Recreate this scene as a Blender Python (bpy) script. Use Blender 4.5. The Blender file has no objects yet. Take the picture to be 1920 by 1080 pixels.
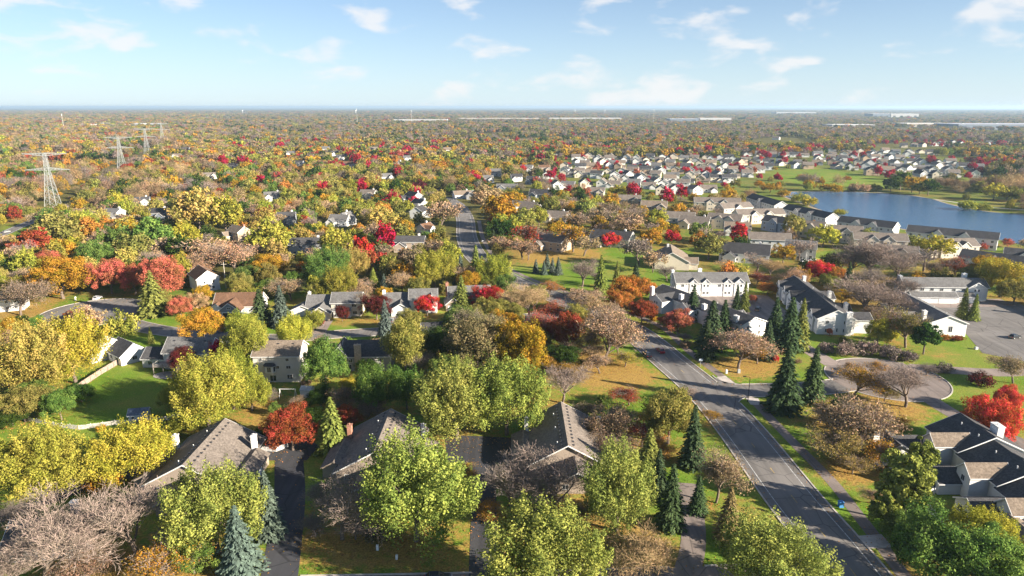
# Aerial view over a leafy suburb in autumn: street, town houses, lake, woods to the horizon.
import bpy, math, random
import numpy as np
from mathutils import Matrix, Vector

# ------------------------------------------------------------------ camera, sky, sun, exposure
scene = bpy.context.scene
CAM_H = 80.0
PITCH = math.atan(340 / 1280)
cam_d = bpy.data.cameras.new('camera')
cam_d.sensor_width = 36.0
cam_d.lens = 24.0
cam_d.clip_start = 1.0
cam_d.clip_end = 90000.0
cam = bpy.data.objects.new('camera', cam_d)
cam.location = (0, 0, CAM_H)
cam.rotation_euler = (math.pi / 2 - PITCH, 0, 0)
scene.collection.objects.link(cam)
scene.camera = cam

SUN_EL = math.radians(20)
SUN_H = Vector((1.0, -0.46)).normalized()          # horizontal direction towards the sun
world = bpy.data.worlds.new('World')
scene.world = world
world.use_nodes = True
wn = world.node_tree.nodes
wl = world.node_tree.links
wn.clear()
w_out = wn.new('ShaderNodeOutputWorld')
w_bg = wn.new('ShaderNodeBackground')
w_bg.inputs['Strength'].default_value = 0.05
sky = wn.new('ShaderNodeTexSky')
sky.sky_type = 'NISHITA'
sky.sun_disc = False
sky.sun_elevation = SUN_EL
sky.sun_rotation = math.atan2(SUN_H.x, SUN_H.y)
sky.altitude = 300
sky.air_density = 0.8
sky.dust_density = 0.0
sky.ozone_density = 3.5
# fair-weather clouds, laid out over the whole sky by direction
tc = wn.new('ShaderNodeTexCoord')
sep = wn.new('ShaderNodeSeparateXYZ')
wl.new(tc.outputs['Generated'], sep.inputs[0])


def wmath(op, a, b=None, c=None):
    n = wn.new('ShaderNodeMath')
    n.operation = op
    for i, v in enumerate((a, b, c)):
        if v is None:
            continue
        if isinstance(v, (int, float)):
            n.inputs[i].default_value = v
        else:
            wl.new(v, n.inputs[i])
    return n.outputs[0]


az = wmath('ARCTAN2', sep.outputs['X'], sep.outputs['Y'])
el = wmath('ARCSINE', sep.outputs['Z'])
comb = wn.new('ShaderNodeCombineXYZ')
wl.new(wmath('MULTIPLY', az, 13.0), comb.inputs[0])
wl.new(wmath('MULTIPLY', el, 32.0), comb.inputs[1])
comb.inputs[2].default_value = 11.7
nz = wn.new('ShaderNodeTexNoise')
nz.inputs['Scale'].default_value = 1.0
nz.inputs['Detail'].default_value = 7.0
nz.inputs['Roughness'].default_value = 0.5
nz.inputs['Distortion'].default_value = 0.25
wl.new(comb.outputs[0], nz.inputs['Vector'])
comb2 = wn.new('ShaderNodeCombineXYZ')
wl.new(wmath('MULTIPLY', az, 2.6), comb2.inputs[0])
wl.new(wmath('MULTIPLY', el, 7.0), comb2.inputs[1])
comb2.inputs[2].default_value = 19.89
nz2 = wn.new('ShaderNodeTexNoise')
nz2.inputs['Scale'].default_value = 1.0
nz2.inputs['Detail'].default_value = 2.0
wl.new(comb2.outputs[0], nz2.inputs['Vector'])
dens = wmath('ADD', wmath('MULTIPLY', nz.outputs['Fac'], 0.75), wmath('MULTIPLY', nz2.outputs['Fac'], 0.5))
ramp = wn.new('ShaderNodeMapRange')
ramp.interpolation_type = 'SMOOTHSTEP'
ramp.inputs['From Min'].default_value = 0.65
ramp.inputs['From Max'].default_value = 0.80
ramp.inputs['To Max'].default_value = 0.75
wl.new(dens, ramp.inputs['Value'])
cmix = wn.new('ShaderNodeMixRGB')
cmix.inputs['Color2'].default_value = (6.5, 6.4, 6.4, 1)
wl.new(ramp.outputs[0], cmix.inputs['Fac'])
# pale air light towards the horizon, the same all round
hz = wn.new('ShaderNodeMixRGB')
hz.inputs['Color2'].default_value = (4.7, 5.7, 6.4, 1)
wl.new(wmath('MULTIPLY', wmath('EXPONENT', wmath('MULTIPLY', wmath('MAXIMUM', el, 0.0), -8.0)), 0.85), hz.inputs['Fac'])
wl.new(sky.outputs[0], hz.inputs['Color1'])
wl.new(hz.outputs[0], cmix.inputs['Color1'])
wl.new(cmix.outputs[0], w_bg.inputs['Color'])
wl.new(w_bg.outputs[0], w_out.inputs['Surface'])

sun_d = bpy.data.lights.new('sun', 'SUN')
sun_d.energy = 5.0
sun_d.angle = math.radians(0.53)
sun_d.color = (1.0, 0.90, 0.76)
sun = bpy.data.objects.new('sun', sun_d)
sun.location = (200, -100, 300)
_l = Vector((-SUN_H.x * math.cos(SUN_EL), -SUN_H.y * math.cos(SUN_EL), -math.sin(SUN_EL)))
sun.rotation_euler = _l.to_track_quat('-Z', 'Y').to_euler()
scene.collection.objects.link(sun)

vs = scene.view_settings
scene.display_settings.display_device = 'sRGB'
vs.view_transform = 'Standard'
vs.look = 'None'
vs.exposure = 1.6
vs.gamma = 1.0
vs.use_curve_mapping = False
cy = scene.cycles
cy.max_bounces = 5
cy.diffuse_bounces = 1
cy.glossy_bounces = 2
cy.transmission_bounces = 2
cy.transparent_max_bounces = 4
cy.volume_bounces = 1
cy.caustics_reflective = False
cy.caustics_refractive = False
cy.use_denoising = True
cy.sample_clamp_indirect = 4.0

# ------------------------------------------------------------------ reading the map: where a sight line meets the height z
CP, SP = math.cos(PITCH), math.sin(PITCH)


def G(x, y, z=0.0):
    u = (x - 960) / 1280
    v = (y - 540) / 1280
    t = (CAM_H - z) / (SP + v * CP)
    return (t * u, t * (CP - v * SP))


def depth_at(x, y, z=0.0):
    return (CAM_H - z) / (SP + (y - 540) / 1280 * CP)


def PX(X, Y, Z):
    f = Y * CP - (Z - CAM_H) * SP
    up = Y * SP + (Z - CAM_H) * CP
    return 960 + 1280 * X / f, 540 - 1280 * up / f


# ------------------------------------------------------------------ scene helpers
COL = scene.collection
rnd = random.Random(11)


def link(o, parent=None):
    COL.objects.link(o)
    if parent is not None:
        o.parent = parent
    return o


def empty(name, loc, rz=0.0):
    o = bpy.data.objects.new(name, None)
    o.empty_display_size = 1.0
    o.location = (loc[0], loc[1], loc[2] if len(loc) > 2 else 0.0)
    o.rotation_euler = (0, 0, rz)
    return link(o)


def obj(name, me, parent=None, loc=None, rz=0.0, color=None, scale=None):
    o = bpy.data.objects.new(name, me)
    link(o, parent)
    if loc is not None:
        o.location = loc
    if rz:
        o.rotation_euler = (0, 0, rz)
    if color is not None:
        o.color = (color[0], color[1], color[2], 1.0)
    if scale is not None:
        o.scale = scale
    return o


def tag(o, label, cat, group=None):
    o['label'] = label
    o['category'] = cat
    if group:
        o['group'] = group
    return o


class MB:
    """collects faces of one mesh"""

    def __init__(self):
        self.v = []
        self.f = []
        self.m = []

    def add(self, vs_, fs_, mi=0):
        b = len(self.v)
        self.v += [tuple(p) for p in vs_]
        self.f += [tuple(b + i for i in f) for f in fs_]
        self.m += [mi] * len(fs_)
        return self

    def box(self, x0, x1, y0, y1, z0, z1, mi=0):
        return self.add([(x0, y0, z0), (x1, y0, z0), (x1, y1, z0), (x0, y1, z0), (x0, y0, z1), (x1, y0, z1), (x1, y1, z1), (x0, y1, z1)],
                        [(0, 3, 2, 1), (4, 5, 6, 7), (0, 1, 5, 4), (1, 2, 6, 5), (2, 3, 7, 6), (3, 0, 4, 7)], mi)

    def hull(self, bottom, top, mi=0):
        """two rings of equal length"""
        n = len(bottom)
        fs = [tuple(reversed(range(n))), tuple(range(n, 2 * n))]
        for i in range(n):
            j = (i + 1) % n
            fs.append((i, j, n + j, n + i))
        return self.add(list(bottom) + list(top), fs, mi)

    def tube(self, a, b, r0, r1, n=5, mi=0, cap=True):
        a = Vector(a)
        b = Vector(b)
        d = (b - a)
        if d.length < 1e-6:
            return self
        d.normalize()
        s = d.orthogonal().normalized()
        t = d.cross(s)
        A = [a + (s * math.cos(k * 2 * math.pi / n) + t * math.sin(k * 2 * math.pi / n)) * r0 for k in range(n)]
        B = [b + (s * math.cos(k * 2 * math.pi / n) + t * math.sin(k * 2 * math.pi / n)) * r1 for k in range(n)]
        fs = [(k, (k + 1) % n, n + (k + 1) % n, n + k) for k in range(n)]
        if cap:
            fs.append(tuple(range(n, 2 * n)))
        return self.add(A + B, fs, mi)

    def mesh(self, name, *mats, smooth=False):
        me = bpy.data.meshes.new(name)
        me.from_pydata(self.v, [], self.f)
        for m in mats:
            me.materials.append(m)
        if len(mats) > 1:
            me.polygons.foreach_set('material_index', self.m)
        if smooth:
            me.polygons.foreach_set('use_smooth', [True] * len(me.polygons))
        me.update()
        return me


# ------------------------------------------------------------------ materials
def new_mat(name):
    m = bpy.data.materials.new(name)
    m.use_nodes = True
    nt = m.node_tree
    nt.nodes.clear()
    out = nt.nodes.new('ShaderNodeOutputMaterial')
    return m, nt, out


def N(nt, typ, **kw):
    n = nt.nodes.new(typ)
    for k, v in kw.items():
        setattr(n, k, v)
    return n


def setin(nt, sock, v):
    if isinstance(v, bpy.types.NodeSocket):
        nt.links.new(v, sock)
    elif isinstance(v, (tuple, list)) and len(v) == 3 and sock.type == 'RGBA':
        sock.default_value = (*v, 1)
    else:
        sock.default_value = v


def noise(nt, scale, detail=3.0, rough=0.55, coord=None, dist=0.0):
    n = N(nt, 'ShaderNodeTexNoise')
    n.inputs['Scale'].default_value = scale
    n.inputs['Detail'].default_value = detail
    n.inputs['Roughness'].default_value = rough
    n.inputs['Distortion'].default_value = dist
    if coord is not None:
        nt.links.new(coord, n.inputs['Vector'])
    return n.outputs['Fac']


def mix(nt, fac, a, b, blend='MIX'):
    n = N(nt, 'ShaderNodeMixRGB', blend_type=blend)
    setin(nt, n.inputs['Fac'], fac)
    setin(nt, n.inputs['Color1'], a)
    setin(nt, n.inputs['Color2'], b)
    return n.outputs[0]


def mrange(nt, v, a, b, c=0.0, d=1.0):
    n = N(nt, 'ShaderNodeMapRange')
    n.interpolation_type = 'SMOOTHSTEP'
    setin(nt, n.inputs['Value'], v)
    for k, x in (('From Min', a), ('From Max', b), ('To Min', c), ('To Max', d)):
        n.inputs[k].default_value = x
    return n.outputs[0]


def fmath(nt, op, a, b=None):
    n = N(nt, 'ShaderNodeMath', operation=op)
    setin(nt, n.inputs[0], a)
    if b is not None:
        setin(nt, n.inputs[1], b)
    return n.outputs[0]


def bump(nt, h, strength, dist):
    b = N(nt, 'ShaderNodeBump')
    b.inputs['Strength'].default_value = strength
    b.inputs['Distance'].default_value = dist
    nt.links.new(h, b.inputs['Height'])
    return b.outputs[0]


def principled(nt, out, color, rough=0.8, spec=0.3, metal=0.0, normal=None):
    p = N(nt, 'ShaderNodeBsdfPrincipled')
    setin(nt, p.inputs['Base Color'], color)
    setin(nt, p.inputs['Roughness'], rough)
    p.inputs['Specular IOR Level'].default_value = spec
    p.inputs['Metallic'].default_value = metal
    if normal is not None:
        nt.links.new(normal, p.inputs['Normal'])
    nt.links.new(p.outputs[0], out.inputs['Surface'])
    return p


def world_pos(nt):
    return N(nt, 'ShaderNodeNewGeometry').outputs['Position']


def plain(name, color, rough=0.7, spec=0.3, metal=0.0, vary=0.12, scale=1.5):
    m, nt, out = new_mat(name)
    f = noise(nt, scale, 4, 0.6, world_pos(nt))
    c = mix(nt, mrange(nt, f, 0.3, 0.7), tuple(x * (1 - vary) for x in color), tuple(min(1, x * (1 + vary)) for x in color))
    principled(nt, out, c, rough, spec, metal)
    return m


def leaf_material(name, instanced=False, trans=0.22, hue=0.028, vlow=0.5, vhigh=1.4):
    m, nt, out = new_mat(name)
    if instanced:
        a = N(nt, 'ShaderNodeAttribute', attribute_type='INSTANCER', attribute_name='tcol')
        col = a.outputs['Color']
    else:
        col = N(nt, 'ShaderNodeObjectInfo').outputs['Color']
    tint = N(nt, 'ShaderNodeAttribute', attribute_type='GEOMETRY', attribute_name='tint').outputs['Fac']
    big = noise(nt, 0.35, 2, 0.5, N(nt, 'ShaderNodeTexCoord').outputs['Object'])
    t2 = fmath(nt, 'ADD', fmath(nt, 'MULTIPLY', tint, 0.7), fmath(nt, 'MULTIPLY', big, 0.3))
    hs = N(nt, 'ShaderNodeHueSaturation')
    nt.links.new(mrange(nt, t2, 0.1, 0.9, 0.5 + hue, 0.5 - hue), hs.inputs['Hue'])
    nt.links.new(mrange(nt, tint, 0.0, 1.0, vlow, vhigh), hs.inputs['Value'])
    nt.links.new(col, hs.inputs['Color'])
    d = N(nt, 'ShaderNodeBsdfDiffuse')
    t = N(nt, 'ShaderNodeBsdfTranslucent')
    nt.links.new(hs.outputs[0], d.inputs['Color'])
    nt.links.new(hs.outputs[0], t.inputs['Color'])
    mx = N(nt, 'ShaderNodeMixShader')
    mx.inputs[0].default_value = trans
    nt.links.new(d.outputs[0], mx.inputs[1])
    nt.links.new(t.outputs[0], mx.inputs[2])
    nt.links.new(mx.outputs[0], out.inputs['Surface'])
    return m


def tinted(name, vary=0.15, scale=0.8, rough=0.85, spec=0.2, fine=None, lines=None):
    """surface whose colour is the object's own colour, with wear"""
    m, nt, out = new_mat(name)
    col = N(nt, 'ShaderNodeObjectInfo').outputs['Color']
    oc = N(nt, 'ShaderNodeTexCoord').outputs['Object']
    f = noise(nt, scale, 5, 0.65, oc)
    c = mix(nt, 1.0, col, mix(nt, mrange(nt, f, 0.3, 0.7), (1 - vary,) * 3, (1 + vary,) * 3), 'MULTIPLY')
    nrm = None
    if fine:
        g = noise(nt, fine, 2, 0.7, oc)
        c = mix(nt, 1.0, c, mix(nt, mrange(nt, g, 0.35, 0.65), (0.78,) * 3, (1.2,) * 3), 'MULTIPLY')
    if lines:
        wv = N(nt, 'ShaderNodeTexWave', wave_type='BANDS', bands_direction='Z', wave_profile='SAW')
        wv.inputs['Scale'].default_value = lines
        nt.links.new(oc, wv.inputs['Vector'])
        nrm = bump(nt, wv.outputs['Fac'], 0.5, 0.03)
    principled(nt, out, c, rough, spec, 0.0, nrm)
    return m


M = {}
M['leaf'] = leaf_material('leaf')
M['needle'] = leaf_material('needle', trans=0.12, hue=0.015, vlow=0.6, vhigh=1.45)
M['twig'] = leaf_material('twig', trans=0.0, hue=0.02, vlow=0.7, vhigh=1.3)
M['forest_leaf'] = leaf_material('forest_leaf', instanced=True)
M['bark'] = plain('bark', (0.17, 0.13, 0.10), 0.9, 0.1, vary=0.35, scale=3)
M['siding'] = tinted('siding', 0.05, 0.5, 0.7, 0.25, lines=1.6)
M['shingle'] = tinted('shingle', 0.16, 0.45, 0.9, 0.15, fine=2.2)
M['painted'] = tinted('painted', 0.05, 0.9, 0.55, 0.3)
M['wood'] = tinted('wood', 0.3, 2.0, 0.85, 0.1, fine=6)
M['white'] = plain('white_paint', (0.78, 0.77, 0.74), 0.5, 0.3, vary=0.04)
M['brick'] = tinted('masonry', 0.2, 2.0, 0.85, 0.15, fine=5)
M['metal'] = plain('galvanised_metal', (0.50, 0.51, 0.48), 0.5, 0.4, 0.35, vary=0.15)
M['darkmetal'] = plain('dark_metal', (0.05, 0.05, 0.055), 0.5, 0.4, 0.3)
M['rubber'] = plain('rubber', (0.02, 0.02, 0.02), 0.8, 0.2)
M['concrete'] = plain('concrete', (0.50, 0.45, 0.40), 0.9, 0.15, vary=0.18, scale=0.6)
M['line_white'] = plain('road_white', (0.52, 0.52, 0.50), 0.7, 0.2, vary=0.42, scale=1.6)
M['line_yellow'] = plain('road_yellow', (0.48, 0.33, 0.10), 0.7, 0.2, vary=0.42, scale=1.6)


def glass_mat():
    m, nt, out = new_mat('window_glass')
    f = noise(nt, 0.7, 1, 0.5, world_pos(nt))
    c = mix(nt, f, (0.015, 0.018, 0.022), (0.06, 0.065, 0.07))
    principled(nt, out, c, 0.08, 0.6)
    return m


M['glass'] = glass_mat()


def car_paint():
    m, nt, out = new_mat('car_paint')
    p = principled(nt, out, N(nt, 'ShaderNodeObjectInfo').outputs['Color'], 0.28, 0.5)
    p.inputs['Coat Weight'].default_value = 0.6
    p.inputs['Coat Roughness'].default_value = 0.05
    return m


M['car'] = car_paint()


def asphalt(name, base, patch, streak=True):
    m, nt, out = new_mat(name)
    wp = world_pos(nt)
    c = mix(nt, mrange(nt, noise(nt, 0.12, 5, 0.6, wp), 0.3, 0.7), base, patch)
    c = mix(nt, mrange(nt, noise(nt, 3.0, 3, 0.7, wp), 0.3, 0.75), c, tuple(x * 1.35 for x in base))
    if streak:   # tyre-worn, sealed cracks
        mp = N(nt, 'ShaderNodeMapping')
        mp.inputs['Scale'].default_value = (0.55, 0.012, 1.0)
        nt.links.new(wp, mp.inputs['Vector'])
        lane = noise(nt, 1.0, 3, 0.6, mp.outputs[0])
        c = mix(nt, mrange(nt, lane, 0.35, 0.68, 0.0, 0.55), c, tuple(x * 0.62 for x in base))
        c = mix(nt, mrange(nt, noise(nt, 0.035, 2, 0.4, wp), 0.56, 0.6, 0.0, 0.5), c, tuple(x * 1.5 for x in base))
        vo = N(nt, 'ShaderNodeTexVoronoi', feature='DISTANCE_TO_EDGE')
        vo.inputs['Scale'].default_value = 0.11
        ns = N(nt, 'ShaderNodeTexNoise')
        ns.inputs['Scale'].default_value = 0.4
        nt.links.new(wp, ns.inputs['Vector'])
        nt.links.new(mix(nt, 0.12, wp, ns.outputs['Color'], 'ADD'), vo.inputs['Vector'])
        crack = mrange(nt, vo.outputs['Distance'], 0.004, 0.014, 0.55, 0.0)
        c = mix(nt, crack, c, tuple(x * 0.35 for x in base))
    principled(nt, out, c, 0.85, 0.25)
    return m


M['asphalt'] = asphalt('asphalt', (0.165, 0.152, 0.14), (0.23, 0.21, 0.19))
M['asphalt_dark'] = asphalt('asphalt_driveway', (0.05, 0.05, 0.056), (0.075, 0.073, 0.074))
M['asphalt_warm'] = asphalt('asphalt_path', (0.20, 0.165, 0.145), (0.27, 0.22, 0.19))
M['paver'] = asphalt('worn_court_paving', (0.25, 0.20, 0.175), (0.31, 0.25, 0.215))


def ground_mat():
    m, nt, out = new_mat('grass_and_leaf_litter')
    wp = world_pos(nt)
    at = N(nt, 'ShaderNodeAttribute', attribute_type='GEOMETRY', attribute_name='cover')
    s = N(nt, 'ShaderNodeSeparateColor')
    nt.links.new(at.outputs['Color'], s.inputs[0])
    litter, wild = s.outputs[0], s.outputs[1]
    n1 = noise(nt, 0.045, 6, 0.65, wp)
    n2 = noise(nt, 0.5, 4, 0.7, wp)
    n3 = noise(nt, 2.5, 3, 0.7, wp)
    grass = mix(nt, n2, (0.08, 0.165, 0.016), (0.19, 0.30, 0.032))
    grass = mix(nt, mrange(nt, n1, 0.35, 0.7), grass, (0.24, 0.25, 0.05))
    lit = mix(nt, n3, (0.30, 0.185, 0.045), (0.46, 0.30, 0.085))
    lit = mix(nt, mrange(nt, noise(nt, 0.9, 3, 0.6, wp), 0.5, 0.75), lit, (0.22, 0.12, 0.05))
    k = fmath(nt, 'ADD', litter, fmath(nt, 'MULTIPLY', fmath(nt, 'SUBTRACT', fmath(nt, 'ADD', fmath(nt, 'MULTIPLY', n1, 1.2), fmath(nt, 'MULTIPLY', n2, 1.2)), 1.2), 1.7))
    c = mix(nt, mrange(nt, k, 0.3, 0.95), grass, lit)
    wc = mix(nt, n1, (0.075, 0.062, 0.025), (0.16, 0.115, 0.05))
    wc = mix(nt, mrange(nt, n2, 0.45, 0.7), wc, (0.11, 0.11, 0.03))
    c = mix(nt, wild, c, wc)
    c = mix(nt, 1.0, c, mix(nt, mrange(nt, n3, 0.25, 0.75), (0.6,) * 3, (1.35,) * 3), 'MULTIPLY')
    principled(nt, out, c, 0.95, 0.05, 0.0, bump(nt, n3, 0.6, 0.15))
    return m


M['ground'] = ground_mat()


def water_mat():
    m, nt, out = new_mat('lake_water')
    tcn = N(nt, 'ShaderNodeMapping')
    tcn.inputs['Scale'].default_value = (0.25, 1.0, 1.0)
    nt.links.new(world_pos(nt), tcn.inputs['Vector'])
    h = noise(nt, 0.55, 5, 0.65, tcn.outputs[0])
    p = principled(nt, out, (0.035, 0.105, 0.21), 0.14, 0.5, 0.0, bump(nt, h, 0.9, 0.5))
    return m


M['water'] = water_mat()

# ------------------------------------------------------------------ tree meshes
def norm(a):
    return a / np.maximum(np.linalg.norm(a, axis=1, keepdims=True), 1e-9)


def cards_mesh(name, P, Nn, size, aspect, tint, mat, along=None, rng=None):
    """small leaf-shaped faces at P, facing Nn"""
    n = len(P)
    r = rng.normal(size=(n, 3)) if along is None else along
    t = norm(np.cross(Nn, np.cross(r, Nn) + 1e-6))
    b = np.cross(Nn, t)
    s = size[:, None]
    V = np.stack([P + t * s, P + b * s * aspect, P - t * s, P - b * s * aspect], axis=1).reshape(-1, 3)
    me = bpy.data.meshes.new(name)
    me.vertices.add(4 * n)
    me.vertices.foreach_set('co', V.astype(np.float32).ravel())
    me.loops.add(4 * n)
    me.loops.foreach_set('vertex_index', np.arange(4 * n, dtype=np.int32))
    me.polygons.add(n)
    me.polygons.foreach_set('loop_start', np.arange(0, 4 * n, 4, dtype=np.int32))
    me.update(calc_edges=True)
    a = me.attributes.new('tint', 'FLOAT', 'FACE')
    a.data.foreach_set('value', tint.astype(np.float32))
    me.materials.append(mat)
    return me


def leafy(name, seed, R, H, zb, nclump, nleaf, leaf, up, lenf, mat, point=0.45, rc=0.21, tall=1.0, inner=0.25):
    """crown of leaf clumps spread through an uneven ellipsoid; returns (mesh, clump centres)"""
    rng = np.random.default_rng(seed)
    zc = (H + zb) / 2
    hz = (H - zb) / 2
    d = norm(rng.normal(size=(nclump * 3, 3)))
    d = d[d[:, 2] > -0.6][:nclump]
    n = len(d)
    ph = rng.uniform(0, 6.28, 6)
    azm = np.arctan2(d[:, 1], d[:, 0])
    lob = 1 + 0.13 * np.sin(2 * azm + ph[0]) + 0.11 * np.sin(3 * azm + ph[1] + 2 * d[:, 2]) + 0.10 * np.sin(5 * azm + ph[2] + 3 * d[:, 2])
    rad = np.where(rng.uniform(size=n) < inner, rng.uniform(0.3, 0.6, n), rng.uniform(0.66, 0.97, n)) * lob
    c = d * rad[:, None] * np.array([R, R, hz])
    c[:, 2] += zc
    ax = norm(d * 0.6 + np.array([0, 0, up]) + rng.normal(size=(n, 3)) * 0.22)
    rcl = R * rc * rng.uniform(0.65, 1.35, n)
    s = norm(rng.normal(size=(n, nleaf, 3)).reshape(-1, 3)).reshape(n, nleaf, 3)
    dot = (s * ax[:, None, :]).sum(2, keepdims=True)
    perp = s - dot * ax[:, None, :]
    rr = rng.uniform(0.55, 1.08, (n, nleaf, 1))
    P = c[:, None, :] + (perp * (1 - point * dot) + ax[:, None, :] * dot * lenf) * rcl[:, None, None] * rr
    Nn = norm((s + rng.normal(size=s.shape) * 0.55).reshape(-1, 3))
    P = P.reshape(-1, 3)
    size = leaf * rng.uniform(0.6, 1.3, len(P))
    tint = np.clip(np.repeat(rng.uniform(0, 1, n), nleaf) * 0.6 + rng.uniform(0, 1, len(P)) * 0.4, 0, 1)
    keep = P[:, 2] > 0.15
    return cards_mesh(name, P[keep], Nn[keep], size[keep], 0.62, tint[keep], mat, rng=rng), c


def limb_mesh(name, seed, H, zb, targets, r0, nl=9):
    rng = np.random.default_rng(seed + 77)
    mb = MB()
    top = max(zb * 1.25, H * 0.28)
    p0 = Vector((0, 0, -0.3))
    p1 = Vector((rng.normal() * 0.15, rng.normal() * 0.15, top * 0.55))
    p2 = Vector((rng.normal() * 0.3, rng.normal() * 0.3, top))
    mb.tube(p0, p1, r0 * 1.25, r0, 7)
    mb.tube(p1, p2, r0, r0 * 0.8, 7)
    idx = rng.permutation(len(targets))[:nl]
    for i in idx:
        t = Vector(targets[i])
        st = p1.lerp(p2, rng.uniform(0.3, 1.0))
        mid = st.lerp(t, 0.5) + Vector((0, 0, (t - st).length * 0.12))
        r = r0 * rng.uniform(0.3, 0.5)
        mb.tube(st, mid, r, r * 0.65, 5)
        mb.tube(mid, t, r * 0.65, r * 0.2, 5)
    return mb.mesh(name, M['bark'], smooth=True)


def bare(name, seed, R, H, counts, leaves=0, leaf=0.3, tw=0.055, spread=0.62, mat_leaf=None):
    """branching skeleton: (trunk-and-limbs mesh, twig mesh, leaf mesh or None)"""
    r = random.Random(seed)
    rng = np.random.default_rng(seed)
    trunk = MB()
    tv, ttint, tips = [], [], []
    maxd = len(counts)

    def grow(p, d, L, rad, depth):
        nseg = 3 if depth < 2 else 2
        pts = [p]
        q = p.copy()
        dd = d.copy()
        for k in range(nseg):
            dd = (dd + Vector((r.gauss(0, 0.13), r.gauss(0, 0.13), r.gauss(0.05, 0.08)))).normalized()
            q = q + dd * (L / nseg)
            pts.append(q.copy())
        for k in range(nseg):
            a, b = pts[k], pts[k + 1]
            ra = rad * (1 - 0.5 * k / nseg)
            rb = rad * (1 - 0.5 * (k + 1) / nseg)
            if depth < 2:
                trunk.tube(a, b, ra, rb, 6 if depth == 0 else 4, cap=False)
            else:
                w = max(rad * (1.0 - 0.3 * k), tw * (1.25 - 0.12 * depth))
                s = dd.cross(Vector((r.gauss(0, 1), r.gauss(0, 1), r.gauss(0, 1)))).normalized() * w * 0.5
                tv.append((a - s, a + s, b + s * 0.7, b - s * 0.7))
                ttint.append(r.random())
        if depth == maxd:
            tips.append(tuple(q))
            return
        k = counts[depth]
        for i in range(k):
            f = 0.35 + 0.65 * (i + r.random() * 0.8) / k if depth else 0.55 + 0.45 * (i + r.random()) / k
            f = min(f, 1.0) * nseg
            j = min(int(f), nseg - 1)
            st = pts[j].lerp(pts[j + 1], f - j)
            ang = r.uniform(0.35, 0.95) * (1.0 if depth else 0.95) * spread * 1.6
            phi = i * 2.4 + r.uniform(-0.5, 0.5)
            o = dd.orthogonal().normalized()
            o2 = dd.cross(o)
            nd = (dd * math.cos(ang) + (o * math.cos(phi) + o2 * math.sin(phi)) * math.sin(ang) + Vector((0, 0, 0.12))).normalized()
            grow(st, nd, L * r.uniform(0.52, 0.8) * (0.95 if depth else 1.15), rad * (0.55 if depth else 0.5), depth + 1)

    grow(Vector((0, 0, -0.2)), Vector((0, 0, 1)), H * 0.40, 0.02 * H + 0.08, 0)
    P = np.array(tips)
    # fit to the wanted crown
    k_xy = R / max(np.percentile(np.hypot(P[:, 0], P[:, 1]), 86), 0.1)
    k_z = H / max(P[:, 2].max(), 0.1)
    K = np.array([k_xy, k_xy, k_z])
    trunk.v = [(a * (k_xy if c > H * 0.1 else 1), b * (k_xy if c > H * 0.1 else 1), c * k_z) for a, b, c in trunk.v]
    tm = trunk.mesh(name + '_trunk', M['bark'], smooth=True)
    V = np.array([[tuple(x) for x in q] for q in tv]).reshape(-1, 3) * K
    n = len(tv)
    me = bpy.data.meshes.new(name + '_twigs')
    me.vertices.add(4 * n)
    me.vertices.foreach_set('co', V.astype(np.float32).ravel())
    me.loops.add(4 * n)
    me.loops.foreach_set('vertex_index', np.arange(4 * n, dtype=np.int32))
    me.polygons.add(n)
    me.polygons.foreach_set('loop_start', np.arange(0, 4 * n, 4, dtype=np.int32))
    me.update(calc_edges=True)
    a = me.attributes.new('tint', 'FLOAT', 'FACE')
    a.data.foreach_set('value', np.array(ttint, dtype=np.float32))
    me.materials.append(M['twig'])
    lm = None
    if leaves:
        idx = rng.integers(0, len(P), leaves)
        Q = P[idx] * K + rng.normal(size=(leaves, 3)) * 0.45 * R / 6
        zone = np.sin(Q[:, 0] * 0.9 + 1.3) + np.sin(Q[:, 1] * 0.8) + np.sin(Q[:, 2] * 1.1)
        Q = Q[zone > -0.9]
        m = len(Q)
        lm = cards_mesh(name + '_leaves', Q, norm(rng.normal(size=(m, 3)) + np.array([0.2, -0.2, 0.5])), leaf * rng.uniform(0.6, 1.3, m), 0.62, rng.uniform(0, 1, m), mat_leaf or M['leaf'], rng=rng)
    return tm, me, lm


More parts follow.
